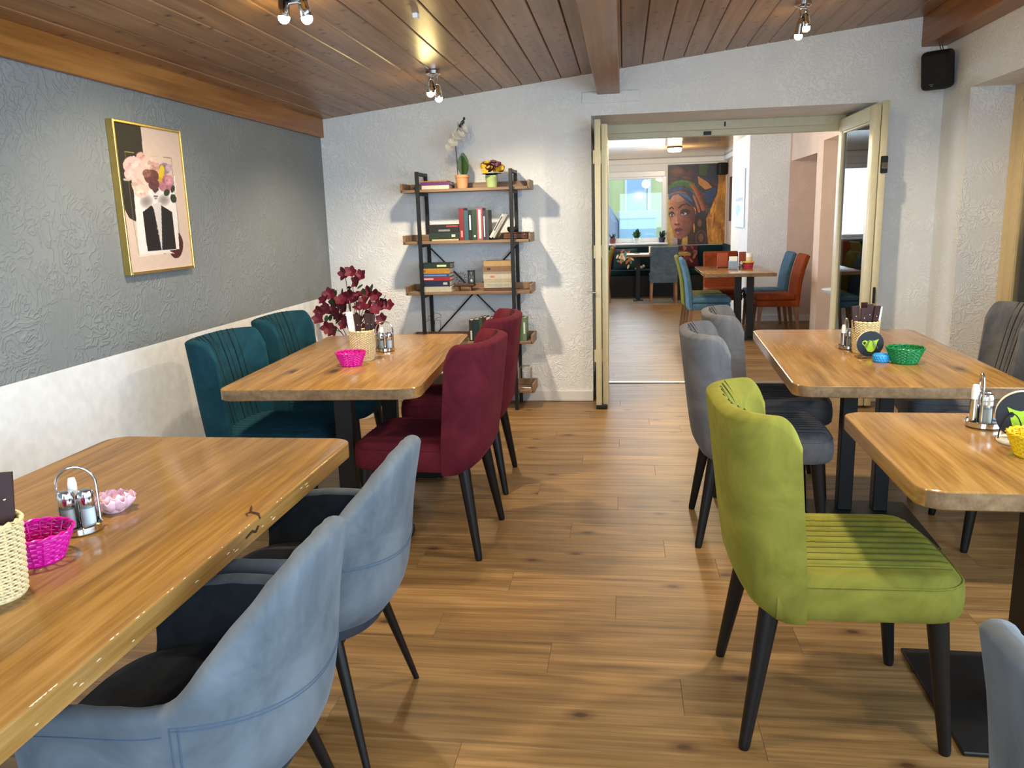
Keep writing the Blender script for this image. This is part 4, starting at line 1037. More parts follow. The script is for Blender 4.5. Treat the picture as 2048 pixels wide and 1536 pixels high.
def paint_portrait(PX, PY):
    C = Canvas(PX, PY, (212, 190, 176)); r = random.Random(2)
    C.poly([(120, 80), (346, 130), (368, 360), (330, 420), (250, 420), (300, 700), (330, 975), (270, 940), (235, 860), (200, 640), (150, 300)], (40, 38, 30))
    C.ell(660, 1190, 66, 122, (74, 22, 26), rot=-0.05)
    C.poly([(300, 690), (420, 640), (640, 560), (690, 1225), (350, 1282)], (228, 222, 220))
    C.ell(400, 790, 60, 70, (120, 112, 110), 0.8, soft=True); C.ell(545, 780, 60, 60, (120, 112, 110), 0.8, soft=True)
    C.line([(225, 352), (340, 372)], 4, (170, 150, 80)); C.line([(230, 352), (300, 960), (350, 1285), (590, 1262)], 3, (120, 100, 70))
    C.line([(430, 385), (535, 392)], 4, (205, 185, 90)); C.line([(535, 395), (603, 405), (690, 1075), (718, 1200)], 4, (70, 56, 48))
    C.poly([(350, 1290), (590, 1262), (650, 1268), (600, 1240), (350, 1270)], (226, 216, 200))
    C.poly([(448, 815), (520, 800), (530, 900), (545, 1230), (525, 1225), (460, 900)], (206, 200, 200))      # neck and chest
    C.poly([(440, 690), (500, 670), (508, 740), (480, 790), (452, 770)], (214, 208, 208))                    # face
    C.poly([(440, 680), (470, 720), (500, 690), (500, 672), (450, 660)], (60, 54, 56)); C.ell(476, 745, 20, 7, (70, 60, 62)); C.ell(478, 762, 14, 5, (110, 100, 100))
    C.poly([(372, 885), (440, 825), (455, 840), (500, 1080), (532, 1235), (416, 1242)], (20, 18, 20))        # blazer
    C.poly([(522, 825), (618, 885), (662, 1225), (538, 1232), (530, 1000)], (24, 22, 24))
    C.line([(460, 860), (500, 1060), (530, 1230)], 5, (60, 56, 58)); C.line([(530, 850), (545, 1060), (540, 1230)], 4, (56, 52, 54))
    for cx, cy, rr_, col in ((350, 392, 34, (206, 164, 152)), (290, 470, 72, (226, 184, 178)), (275, 550, 48, (222, 178, 172)), (415, 460, 62, (226, 188, 176)), (470, 490, 44, (206, 160, 150)), (545, 500, 50, (150, 120, 130)), (585, 490, 30, (190, 160, 170)), (360, 640, 76, (228, 190, 178)), (360, 700, 55, (226, 192, 180)), (560, 630, 70, (170, 110, 124)), (590, 600, 40, (196, 140, 150)), (440, 570, 60, (104, 60, 56)), (460, 640, 45, (96, 54, 56)), (400, 540, 34, (140, 90, 84))):
        C.ell(cx, cy, rr_, rr_*1.08, col)
        for k in range(7):
            a = r.random()*6.28; d = rr_*0.7*r.random(); s_ = r.choice((0.84, 0.9, 1.07, 1.1))
            C.ell(cx+d*math.cos(a), cy+d*math.sin(a), rr_*0.35, rr_*0.22, tuple(min(255, q*s_) for q in col), rot=a)
    C.ell(520, 530, 24, 62, (214, 186, 40), rot=0.1); C.ell(512, 595, 16, 24, (196, 160, 30))
    for a, b, rx, ry, ro in ((570, 712, 26, 32, 0.3), (622, 680, 18, 34, 0.2), (630, 765, 27, 42, -0.3), (245, 600, 26, 10, 0.2)): C.ell(a, b, rx, ry, (42, 54, 40) if a > 300 else (190, 170, 160), rot=ro)
    C.mott(np.ones(len(PX), bool), 0.02, 0.2, 0.2)
    return C
pic = thing('framed_picture', 'gold framed print of a flower-headed figure in a blazer on the grey wall', 'picture', (XL+0.018, 3.70, 1.535), PI/2)
pw, ph_ = 0.565, 0.69
for nm, a in (('frame_side', (-pw/2, -pw/2+0.012, -ph_/2, ph_/2)), ('frame_side', (pw/2-0.012, pw/2, -ph_/2, ph_/2)), ('frame_rail', (-pw/2+0.012, pw/2-0.012, -ph_/2, -ph_/2+0.012)), ('frame_rail', (-pw/2+0.012, pw/2-0.012, ph_/2-0.012, ph_/2))):
    obj(nm, MB().box(a[0], a[1], -0.018, 0.0175, a[2], a[3], bev=0.002), m_brass, pic)
obj('backing', MB().box(-pw/2+0.012, pw/2-0.012, -0.006, 0.016, -ph_/2+0.012, ph_/2-0.012), m_paper, pic)
pr = print_mesh('print', pw-0.024, ph_-0.024, 170, 210, ((135, 98), (660, 185), (818, 1382), (285, 1432)), paint_portrait, m_print, pic); pr.location = (0, -0.0075, 0)

# ------------------------------------------------------------------ loudspeaker in the right corner
spk = thing('loudspeaker', 'black loudspeaker mounted high in the right corner', 'loudspeaker', (2.025, 5.86, 2.14), 0, rot=(0.2, 0.0, -0.62))
obj('cabinet', MB().box(-0.09, 0.09, -0.03, 0.10, 0, 0.24, bev=0.03, seg=4), m_speaker, spk)
obj('grille', MB().box(-0.078, 0.078, -0.045, -0.0, 0.012, 0.228, bev=0.018, seg=3), plain('black_grille', (16, 16, 16), 0.8), spk)
obj('badge', MB().box(-0.028, 0.0, -0.0465, -0.044, 0.036, 0.040).box(-0.018, -0.006, -0.0465, -0.044, 0.026, 0.031), cm((120, 120, 120)), spk)
obj('bracket', MB().box(-0.02, 0.02, 0.08, 0.118, 0.08, 0.17, bev=0.004), m_black, spk)
for dx in (0.0, 0.014): obj('cable', MB().tube([(0.01+dx, 0.07, 0.232), (0.0+dx, 0.08, 0.26), (-0.01+dx*1.4, 0.085, 0.295), (-0.012+dx*1.4, 0.09, 0.31)], 0.003, 6), cm((70, 30, 30)), spk)

# ------------------------------------------------------------------ table ware
def wicker(t, R0, R1, h, mat, rows, nst, rw=0.0022, flat=False):
    wv = MB()
    for k in range(rows):
        f = (k+0.5)/rows; R = R0+(R1-R0)*f; z = 0.004+(h-0.008)*f
        pts = []
        for i in range(nst*2):
            a = PI*i/nst; d = rw*0.9*math.cos(nst*a+PI*k) if True else 0
            pts.append(((R+d)*math.cos(a), (R+d)*math.sin(a), z))
        if flat:
            hh2 = (h-0.008)/rows*0.54
            vs = []; m = len(pts)
            for (x, y, zz_) in pts:
                n_ = Vector((x, y, 0)).normalized()*0.0006
                vs += [(x, y, zz_-hh2), (x+n_.x, y+n_.y, zz_), (x, y, zz_+hh2)]
            wv.add(vs, [(i*3+j, ((i+1) % m)*3+j, ((i+1) % m)*3+j+1, i*3+j+1) for i in range(m) for j in (0, 1)], False)
        else: wv.tube(pts, rw, 5, True)
    o = obj('weave', wv, mat, t); o['kind'] = 'stuff'
    sk = MB()
    for i in range(nst):
        a = 2*PI*i/nst; sk.tube([(R0*math.cos(a), R0*math.sin(a), 0.002), (R1*math.cos(a), R1*math.sin(a), h)], rw*0.8, 5)
    o = obj('stakes', sk, mat, t); o['kind'] = 'stuff'
    obj('base', MB().lathe([(0.0, 0.0), (R0, 0.0), (R0+0.002, 0.004), (R0, 0.007), (0.0, 0.007)], 28), mat, t)
    rim = MB()
    for s in (0, 1):
        rim.tube([((R1+0.0025*math.cos(9*a+s*PI))*math.cos(a), (R1+0.0025*math.cos(9*a+s*PI))*math.sin(a), h+0.0025*math.sin(9*a+s*PI)) for a in np.linspace(0, 2*PI, 73)[:-1]], rw*1.1, 6, True)
    obj('rim', rim, mat, t)
TZ = 0.7605
def cutlery_cup(label, x, y, seed, npouch=5):
    t = thing('wicker_cup', label, 'cutlery basket', (x, y, TZ), 0, 'wicker cutlery baskets')
    wicker(t, 0.048, 0.056, 0.14, m_straw, 24, 20, 0.0027)
    return t
def pouch(label, x, y, tx, ty, rz, h=0.20, group='cutlery pouches'):
    t = thing('cutlery_pouch', label, 'cutlery pouch', (x, y, TZ+0.008), 0, group, rot=(ty, tx, rz))
    b = MB().add([(-0.010, -0.004, 0), (0.010, -0.004, 0), (0.010, 0.004, 0), (-0.010, 0.004, 0), (-0.014, -0.006, h), (0.014, -0.006, h), (0.014, 0.006, h), (-0.014, 0.006, h)], ((0, 3, 2, 1), (4, 5, 6, 7), (0, 1, 5, 4), (1, 2, 6, 5), (2, 3, 7, 6), (3, 0, 4, 7)))
    obj('sleeve', b, m_leather, t)
    obj('rivet', MB().ball((0.0, -0.0065, h*0.78), 0.0035, nu=10, nv=6), m_chrome, t)
    return t
def napkin(label, x, y, tx, ty, rz, h=0.21):
    t = thing('paper_napkin', label, 'napkin', (x, y, TZ+0.008), 0, 'white napkins', rot=(ty, tx, rz))
    for k in range(2): obj('fold', MB().box(-0.016, 0.016, -0.003+0.0035*k, -0.0002+0.0035*k, 0, h-0.008*k, bev=0.0008), m_napkin, t)
    return t
def cruet(label, x, y, rz, s=1.0):
    t = thing('cruet_set', label, 'cruet', (x, y, TZ), rz, 'chrome cruet sets'); t.scale = (s, s, s)
    obj('tray', MB().lathe([(0.0, 0.0), (0.042, 0.0), (0.046, 0.004), (0.046, 0.016), (0.042, 0.018), (0.041, 0.008), (0.0, 0.007)], 32), m_chrome, t)
    obj('handle', MB().tube([(0, 0.0, 0.01)]+[(0, -0.0, 0.01)]+[(0.034*math.cos(a), 0.004, 0.105+0.034*math.sin(a)) for a in np.linspace(PI, 0, 15)], 0.0028, 8) if False else MB().tube([(-0.040, 0.012, 0.012), (-0.040, 0.012, 0.095)]+[(0.040*math.cos(a), 0.012, 0.1+0.04*math.sin(a)) for a in np.linspace(PI, 0, 15)][1:-1]+[(0.040, 0.012, 0.095), (0.040, 0.012, 0.012)], 0.003, 8), m_chrome, t)
    for k, (dx, fill) in enumerate(((-0.019, cm((190, 186, 176))), (0.02, m_salt))):
        sh = obj('shaker', MB().lathe([(0.0, 0.008), (0.0165, 0.008), (0.017, 0.012), (0.0155, 0.06), (0.0155, 0.062)], 20, (dx, 0, 0)), m_glass, t)
        obj('filling', MB().lathe([(0.0, 0.010), (0.0145, 0.010), (0.0140, 0.052), (0.0, 0.053)], 16, (dx, 0, 0)), fill, sh)
        obj('cap', MB().lathe([(0.0165, 0.061), (0.0172, 0.064), (0.0172, 0.082), (0.014, 0.09), (0.0, 0.093)], 20, (dx, 0, 0)), m_chrome, sh)
    obj('toothpick_pot', MB().lathe([(0.0, 0.008), (0.011, 0.008), (0.0115, 0.075), (0.0095, 0.075), (0.009, 0.02), (0.0, 0.02)], 16, (-0.012, 0.026, 0)), m_chrome, t)
    obj('napkin_roll', MB().lathe([(0.0, 0.03), (0.008, 0.03), (0.0095, 0.1), (0.007, 0.112), (0.0, 0.114)], 12, (-0.012, 0.026, 0)), m_napkin, t)
    return t
def small_basket(label, x, y, rgb, s=1.0, rz=0.0):
    mat = cm(rgb, 0.28)
    t = thing('small_basket', label, 'basket', (x, y, TZ), rz, 'small coloured baskets'); t.scale = (s, s, s)
    wicker(t, 0.046, 0.068, 0.06, mat, 9, 18, 0.0022, True)
    return t
def onto(label_x, label_y): return None
# left foreground table
cutlery_cup('pale wicker cutlery basket at the left edge of the picture', -1.118, 1.19, 1)
pouch('brown cutlery pouch with rivet at the left edge of the picture', -1.100, 1.21, 0.06, -0.02, 0.5, 0.215)
pouch('second brown cutlery pouch in the foreground wicker basket', -1.128, 1.195, -0.05, 0.05, 0.2, 0.205)
small_basket('magenta basket on the left foreground table', -1.155, 1.345, (206, 10, 150), 1.0)
cruet('chrome cruet set on the left foreground table', -1.172, 1.495, 0.35, 1.0)
lo = thing('lotus_bowl', 'pale pink lotus-shaped candle bowl on the left foreground table', 'candle bowl', (-1.172, 1.615, TZ))
m_lotus = plain('pink_porcelain', (234, 196, 210), 0.35, var=0.03)
obj('cup', MB().lathe([(0.0, 0.0), (0.022, 0.0), (0.028, 0.006), (0.030, 0.02), (0.025, 0.02), (0.022, 0.008), (0.0, 0.006)], 24), m_lotus, lo)
for ring, (n_, r_, tilt, L_) in enumerate(((9, 0.026, 0.62, 0.034), (9, 0.022, 1.0, 0.034))):
    for k in range(n_):
        lm = MB(); rows = []
        for j in range(6):
            f = j/5; w_ = 0.019*math.sin(PI*(0.12+0.80*f))**0.7; rows.append([(q*w_, L_*f, 0.012*(abs(q)**2)+0.006*f*f) for q in (-1, -0.5, 0, 0.5, 1)])
        top_ = [p for r in rows for p in r]; bot_ = [(p[0], p[1], p[2]-0.003) for p in top_]
        fs = [(j*5+i, j*5+i+1, (j+1)*5+i+1, (j+1)*5+i) for j in range(5) for i in range(4)]
        lm.add(top_, fs, True); lm.add(bot_, [f[::-1] for f in fs], True)
        edge = [0, 1, 2, 3, 4, 9, 14, 19, 24, 29, 28, 27, 26, 25, 20, 15, 10, 5]
        lm.add(top_+bot_, [(edge[i], edge[(i+1) % 18], 30+edge[(i+1) % 18], 30+edge[i]) for i in range(18)], True)
        a = 2*PI*(k+0.5*ring)/n_; lm.xf(Matrix.Rotation(a, 4, 'Z') @ Matrix.Translation((0, r_, 0.006)) @ Matrix.Rotation(tilt, 4, 'X'))
        obj('petal', lm, m_lotus, lo)
# middle left table
cutlery_cup('wicker cutlery basket on the table between teal and burgundy chairs', -1.222, 3.60, 2)
pouch('brown cutlery pouch front left on the middle left table', -1.226, 3.575, 0.0, 0.06, 0.0, 0.212)
pouch('brown cutlery pouch behind right on the middle left table', -1.200, 3.595, 0.07, 0.0, 0.1, 0.212)
pouch('brown cutlery pouch rearmost on the middle left table', -1.198, 3.618, 0.12, -0.04, 0.2, 0.205)
napkin('folded white napkin in the wicker basket on the middle left table', -1.248, 3.585, -0.09, 0.04, 0.0, 0.225)
small_basket('pink basket on the table between teal and burgundy chairs', -1.236, 3.468, (220, 14, 150), 0.98)
cruet('chrome cruet set on the table between teal and burgundy chairs', -1.193, 3.86, 0.3, 1.05)
# far right table
cutlery_cup('wicker cutlery basket on the grey chairs table', 1.070, 3.735, 3)
for k, (dx, dy, tx, ty, h) in enumerate(((-0.030, -0.01, -0.12, 0.04, 0.205), (-0.012, -0.018, -0.05, 0.06, 0.195), (0.004, -0.012, 0.0, 0.05, 0.212), (0.018, -0.015, 0.08, 0.07, 0.205), (0.028, 0.0, 0.14, 0.0, 0.20), (-0.004, 0.014, 0.03, -0.05, 0.215), (-0.024, 0.012, -0.07, -0.05, 0.20))):
    pouch(['leftmost tilted', 'second left short', 'tall middle', 'right of the middle', 'rightmost tilted', 'rear middle tallest', 'rear left'][k]+' brown cutlery pouch bundled on the grey chairs table', 1.070+dx, 3.735+dy, tx, ty, 0.1*k, h, 'cutlery pouches of the grey chairs table')
napkin('folded white napkin in the wicker basket of the grey chairs table', 1.102, 3.742, 0.10, 0.0, -0.3, 0.20)
cruet('chrome cruet set half hidden by the wicker basket of the grey chairs table', 1.03, 3.845, 1.5, 1.0)
def emblem(t, R, y, flip=1):
    # flat printed teapot-like emblem, green on black
    C = [(-0.62, 0.10), (-0.58, 0.28), (-0.42, 0.36), (-0.22, 0.30), (-0.05, 0.36), (0.12, 0.30), (0.34, 0.34), (0.62, 0.46), (0.50, 0.20), (0.44, -0.10), (0.34, -0.42), (0.12, -0.58), (-0.14, -0.52), (-0.32, -0.30), (-0.46, -0.06)]
    mb = MB().prism([(x*R*flip, z*R) for x, z in C], 0.0, 0.0006); mb.xf(Matrix.Translation((0, y, R)) @ Matrix.Rotation(PI/2, 4, 'X'))
    obj('printed_emblem', mb, cm((168, 206, 44)), t)
    mb = MB().prism([(-0.44*R+0.10*R*math.cos(a), 0.14*R+0.12*R*math.sin(a)) for a in np.linspace(0, 2*PI, 14)[:-1]], 0.0006, 0.001); mb.xf(Matrix.Translation((0, y, R)) @ Matrix.Rotation(PI/2, 4, 'X'))
    obj('printed_eye', mb, cm((20, 26, 34)), t)
m_acry = glass('acrylic', (0.9, 0.93, 0.95), 0.05, 1.45)
cs_ = thing('coaster_stand', 'clear stand holding black round coasters with a green emblem', 'coaster stand', (1.055, 3.60, TZ), 0.05)
R = 0.056
o = MB()
for k in range(4):
    o2 = MB().cyl((0, 0.004*k, R+0.004), (0, 0.004*k+0.0034, R+0.004), R, n=40); obj('coaster', o2, cm((24, 30, 40)) if k == 0 else m_paper, cs_)
e_ = thing; emb = cs_
mbx = MB(); emblem(cs_, R, -0.0001)
for s in (-1, 1):
    obj('side_arm', MB().tube([(s*0.052, -0.022, 0.004), (s*0.030, -0.012, 0.035), (s*0.006, -0.005, 0.078)], 0.0035, 6), m_acry, cs_)
obj('foot', MB().box(-0.055, 0.055, -0.026, 0.03, 0.0, 0.004, bev=0.001), m_acry, cs_)
cd_ = thing('candle_glass', 'small turquoise beaded candle glass beside the round coasters', 'candle holder', (1.073, 3.50, TZ))
m_turq = plain('turquoise_glass', (60, 160, 224), 0.25, var=0.05)
obj('glass', MB().lathe([(0.0, 0.0), (0.026, 0.0), (0.031, 0.006), (0.032, 0.03), (0.029, 0.034), (0.027, 0.03), (0.026, 0.008), (0.0, 0.006)], 24), m_turq, cd_)
bd = MB()
for j in range(3):
    for k in range(18):
        a = 2*PI*(k+0.5*j)/18; bd.ball((0.032*math.cos(a), 0.032*math.sin(a), 0.008+0.009*j), 0.0035, nu=7, nv=5)
o = obj('beads', bd, m_turq, cd_); o['kind'] = 'stuff'
small_basket('green basket on the grey chairs table', 1.158, 3.475, (6, 128, 62), 1.06)
# right foreground table
cruet('chrome cruet set at the right edge on the short table', 1.045, 2.44, 1.3, 1.12)
cs2 = thing('coaster_rack', 'black wire rack with round coasters cut by the right picture edge', 'coaster stand', (1.072, 2.27, TZ), -0.3)
R2 = 0.066
for k in range(5): obj('coaster', MB().cyl((0, 0.005*k, R2+0.008), (0, 0.005*k+0.0044, R2+0.008), R2, n=40), cm((24, 28, 36)) if k == 0 else m_paper, cs2)
mbx = None
def emb2():
    t_ = cs2; emblem(t_, R2+0.0, -0.0001, -1)
emb2()
for s in (-1, 1): obj('wire_arch', MB().tube([(s*0.028+0.028*math.cos(a), -0.006-0.008*math.sin(a), 0.006+0.075*math.sin(a)) for a in np.linspace(0, PI, 14)], 0.0018, 6), m_black, cs2)
obj('base_disc', MB().lathe([(0.0, 0.0), (0.058, 0.0), (0.06, 0.004), (0.058, 0.008), (0.0, 0.008)], 36), m_paper, cs2)
small_basket('yellow basket at the right edge on the short table', 1.048, 2.14, (222, 186, 20), 1.0)

# ------------------------------------------------------------------ second room furniture
v_bench = velvet('dark_teal_leather', (8, 30, 36), (16, 44, 50), 5, 0.2)
be = thing('corner_bench', 'dark teal upholstered corner bench along the far wall', 'bench', (0, 0, 0))
obj('seat', MB().box(-2.3, 1.74, 13.98, 14.42, 0.36, 0.46, bev=0.03, seg=3), v_bench, be)
obj('backrest', MB().box(-2.3, 1.74, 14.36, 14.43, 0.46, 0.84, bev=0.025, seg=3), v_bench, be)
obj('plinth', MB().box(-2.3, 1.74, 14.03, 14.43, 0.0, 0.36), cm((12, 16, 18)), be)
obj('side_seat', MB().box(1.30, 1.74, 12.7, 13.97, 0.36, 0.46, bev=0.03, seg=3), v_bench, be)
obj('side_backrest', MB().box(1.67, 1.745, 12.7, 14.35, 0.46, 0.86, bev=0.025, seg=3), v_bench, be)
obj('side_plinth', MB().box(1.34, 1.74, 12.72, 14.0, 0.0, 0.36), cm((12, 16, 18)), be)
def cushion(label, x, y, z, w, h, rot, rgb, spots, seed):
    t = thing('cushion', label, 'cushion', (x, y, z), 0, 'patterned bench cushions', rot=rot)
    def fn(sgn):
        def f(i, j):
            a, b = -1+2*i/12, -1+2*j/12
            e = (1-a**4)*(1-b**4)
            return (a*w/2*(1-0.06*(1-abs(b))), sgn*0.055*max(e, 0)**0.6, h/2+b*h/2*(1-0.06*(1-abs(a))))
        return f
    obj('cover', MB().grid(fn(-1), 13, 13).grid(fn(1), 13, 13), cm(rgb, 0.9), t)
    r = random.Random(seed)
    for k, c in enumerate(spots*6):
        a, b = r.uniform(-0.6, 0.6), r.uniform(-0.6, 0.6)
        lm = leafmesh(w*0.2, w*0.045, 0.0, 0.0, 5); e = 0.055*((1-a**4)*(1-b**4))**0.6
        lm.xf(Matrix.Translation((a*w/2, -e-0.004, h/2+b*h/2)) @ Matrix.Rotation(PI/2, 4, 'X') @ Matrix.Rotation(r.uniform(0, 6.28), 4, 'Z')); obj('printed_leaf', lm, cm(c, 0.9), t)
    return t
cushion('floral cushion with cream and orange leaves on the left of the bench', 0.02, 14.20, 0.462, 0.42, 0.36, (-0.25, 0, 0), (26, 46, 50), [(214, 190, 140), (196, 110, 60), (90, 140, 140), (226, 216, 190)], 1)
cushion('dark red floral cushion in the corner of the bench', 1.06, 14.16, 0.462, 0.46, 0.40, (-0.3, 0.0, 0.2), (70, 22, 36), [(120, 50, 60), (90, 100, 60), (150, 90, 80), (40, 50, 40)], 2)
ty = thing('soft_toy', 'small cream soft toy lying on the bench seat', 'toy', (0.27, 14.08, 0.4605))
tm = cm((226, 210, 190), 0.9)
obj('body', MB().ball((0, 0, 0.03), 0.06, 0.035, 0.03), tm, ty); obj('head', MB().ball((0.062, -0.005, 0.052), 0.026), tm, ty)
for s in (-1, 1): obj('leg', MB().ball((-0.05, s*0.025, 0.015), 0.035, 0.014, 0.014), tm, ty); obj('ear', MB().ball((0.062, s*0.018, 0.078), 0.008), tm, ty)

def simple_table(label, x, y, w, l, cols, plate):
    t = thing('cafe_table', label, 'table', (x, y, 0), 0, 'tables of the second room')
    to = obj('tabletop', tabletop(w, l, 0.76, 0.038, 0.02), m_table, t); to.data.materials.append(m_endgrain); to.data.set_sharp_from_angle(angle=0.3)
    for cx, cy in cols: obj('column', MB().box(cx-0.035, cx+0.035, cy-0.035, cy+0.035, 0.012, 0.722, bev=0.003), m_black, t)
    for px_ in plate: obj('base_plate', MB().box(*px_, 0.0, 0.012, bev=0.003), m_black, t)
    return t
simple_table('oak table in the second room among blue and orange chairs', 1.21, 9.30, 0.74, 1.25, [(0.06, 0.0), (0.18, -0.1)], [(-0.02, 0.27, -0.3, 0.2)])
simple_table('pale far table before the corner bench', 0.55, 13.5, 1.02, 0.62, [(-0.32, 0.0), (0.32, 0.0)], [(-0.4, -0.24, -0.22, 0.22), (0.24, 0.4, -0.22, 0.22)])
def parsons(mat):
    t = thing('parsons_chair', 'x', 'chair')
    b = MB(); W_ = 0.215
    prof_o = [(-0.205, 0.33), (-0.215, 0.45), (-0.228, 0.60), (-0.258, 0.75), (-0.30, 0.885)]
    n = len(prof_o)
    def ring(inset, dy):
        return None
    rows = []
    def pt(f, side, x):
        k = f*(n-1); i = min(int(k), n-2); q = k-i
        y = prof_o[i][0]+(prof_o[i+1][0]-prof_o[i][0])*q; z = prof_o[i][1]+(prof_o[i+1][1]-prof_o[i][1])*q
        return (x, y+side, z)
    NV = 12; loop = [(-W_, 0.012), (-W_+0.012, 0.0), (W_-0.012, 0.0), (W_, 0.012), (W_, 0.043), (W_-0.012, 0.055), (-W_+0.012, 0.055), (-W_, 0.043)]
    vs = [pt(j/(NV-1), s_, x) for j in range(NV) for x, s_ in loop]; m = len(loop)
    for k, sh in ((1, 0.6), (2, 0.2)):
        for x, s_ in loop:
            p = pt(1.0, 0.0275+(s_-0.0275)*sh, x*(1-0.02*k)); vs.append((p[0], p[1], p[2]+0.010*k))
    b.add(vs, [(j*m+i, j*m+(i+1) % m, (j+1)*m+(i+1) % m, (j+1)*m+i) for j in range(NV+1) for i in range(m)], True)
    b.add(vs[-m:], [tuple(range(m))]); b.add(vs[:m], [tuple(range(m))[::-1]])
    obj('backrest', b, mat, t)
    obj('seat_frame', MB().box(-W_, W_, -0.16, 0.25, 0.33, 0.40, bev=0.008, seg=2), mat, t)
    obj('seat_cushion', MB().box(-W_-0.004, W_+0.004, -0.165, 0.258, 0.401, 0.465, bev=0.022, seg=3), mat, t)
    for sx in (-1, 1):
        for y0_, y1_ in ((-0.17, -0.215), (0.215, 0.235)):
            l = MB(); s0, s1 = 0.021, 0.014
            x0_, x1_ = sx*(W_-0.03), sx*(W_-0.02)
            l.add([(x1_-s1, y1_-s1, 0), (x1_+s1, y1_-s1, 0), (x1_+s1, y1_+s1, 0), (x1_-s1, y1_+s1, 0), (x0_-s0, y0_-s0, 0.335), (x0_+s0, y0_-s0, 0.335), (x0_+s0, y0_+s0, 0.335), (x0_-s0, y0_+s0, 0.335)], ((0, 3, 2, 1), (4, 5, 6, 7), (0, 1, 5, 4), (1, 2, 6, 5), (2, 3, 7, 6), (3, 0, 4, 7)))
            obj('leg', l, m_legwood, t)
    return t
f_blue = velvet('sky_blue_fabric', (60, 90, 110), (88, 120, 140), 10, 0.3)
f_oran = velvet('rust_orange_fabric', (112, 48, 20), (142, 66, 30), 10, 0.3)
f_olive = velvet('olive_fabric', (96, 94, 32), (124, 118, 48), 10, 0.3)
f_slate = velvet('slate_fabric', (64, 76, 84), (90, 102, 110), 10, 0.3)
GP = 'straight chairs of the second room'
c = parsons(f_blue); put(c, 'sky blue chair on the left of the second room table', 0.92, 9.32, -PI/2, GP, True)
put(c, 'blue chair by the white column at the right of the second room table', 1.72, 10.12, PI/2, GP)
put(c, 'blue chair barely showing behind the left door leaf', -0.50, 11.55, PI/2, GP)
c = parsons(f_olive); put(c, 'olive chair hidden behind the sky blue chair', 0.90, 9.83, -PI/2, GP, True)
put(c, 'olive chair in the second room beside the left door leaf', -0.46, 12.75, PI/2, GP)
c = parsons(f_oran); put(c, 'orange chair at the right of the second room table', 1.74, 9.52, PI/2, GP, True)
put(c, 'orange chair at the far end of the second room table', 1.22, 10.33, PI, GP)
put(c, 'orange chair behind the olive one by the left door leaf', -0.44, 13.3, PI/2, GP)
c = parsons(f_slate); put(c, 'slate grey chair seen from behind at the far table', 0.62, 13.02, 0.0, GP, True)
hd = MB().box(-0.06, 0.06, -0.262, -0.258, 0.80, 0.83); 
# ware on the second room table
def put_things():
    z = 0.7605
    t = thing('menu_stand', 'rust brown menu stand on the second room table', 'menu stand', (1.13, 9.62, z))
    obj('board', MB().box(-0.06, 0.06, -0.006, 0.006, 0.0, 0.17, bev=0.002), cm((160, 74, 40)), t); obj('foot', MB().box(-0.06, 0.06, -0.03, 0.03, 0.0, 0.01, bev=0.002), m_box, t)
    t = thing('menu_stand', 'second rust brown menu stand behind the napkin holder', 'menu stand', (1.36, 9.66, z))
    obj('board', MB().box(-0.04, 0.04, -0.006, 0.006, 0.0, 0.175, bev=0.002), cm((140, 64, 36)), t); obj('foot', MB().box(-0.04, 0.04, -0.03, 0.03, 0.0, 0.01, bev=0.002), m_box, t)
    t = thing('napkin_holder', 'pale blue napkin holder on the second room table', 'napkin holder', (1.22, 9.36, z))
    obj('box', MB().box(-0.05, 0.05, -0.03, 0.03, 0.0, 0.09, bev=0.004), cm((150, 170, 196)), t); obj('napkins', MB().box(-0.044, 0.044, -0.02, 0.02, 0.02, 0.14, bev=0.004), m_napkin, t)
    t = thing('shaker', 'chrome shaker on the second room table', 'shaker', (1.30, 9.32, z))
    obj('body', MB().lathe([(0, 0), (0.022, 0), (0.02, 0.05), (0.018, 0.055)], 16), m_glass, t); obj('cap', MB().lathe([(0.02, 0.054), (0.02, 0.08), (0, 0.088)], 16), m_chrome, t)
    t = thing('gift_basket', 'red and yellow woven basket on the second room table', 'basket', (1.385, 9.36, z))
    wicker(t, 0.045, 0.056, 0.07, cm((190, 40, 60), 0.5), 8, 12, 0.003, True)
    obj('band', MB().tube([(0.058*math.cos(a), 0.058*math.sin(a), 0.074) for a in np.linspace(0, 2*PI, 33)[:-1]], 0.007, 8, True), cm((214, 190, 60)), t)
    t = thing('paper_cups', 'stack of cream paper cups with a white top in the red basket', 'cup stack', (1.395, 9.37, z+0.0075))
    for k in range(3): obj('cup', MB().lathe([(0, 0.04*k), (0.03, 0.04*k), (0.038, 0.04*k+0.085), (0.036, 0.04*k+0.085), (0.028, 0.04*k+0.004), (0, 0.04*k+0.004)], 20), cm([(214, 186, 130), (224, 206, 160), (240, 238, 232)][k]), t)
    t = thing('card_holder', 'small cream card holder on the far table', 'card holder', (0.46, 13.4, z))
    obj('card', MB().box(-0.06, 0.06, -0.004, 0.004, 0.0, 0.12), m_paper, t); obj('foot', MB().box(-0.06, 0.06, -0.025, 0.025, 0.0, 0.008), m_box, t)
    t = thing('sugar_jar', 'small jar with brown sticks on the far table', 'jar', (0.80, 13.4, z))
    obj('jar', MB().lathe([(0, 0), (0.03, 0), (0.032, 0.08), (0.028, 0.08), (0.026, 0.006), (0, 0.006)], 16), m_paper, t)
    for k in range(4): obj('stick', MB().cyl((0.01*math.cos(k*1.6), 0.01*math.sin(k*1.6), 0.01), (0.02*math.cos(k*1.6), 0.02*math.sin(k*1.6), 0.14), 0.004, n=6), cm((130, 70, 50)), t)
put_things()
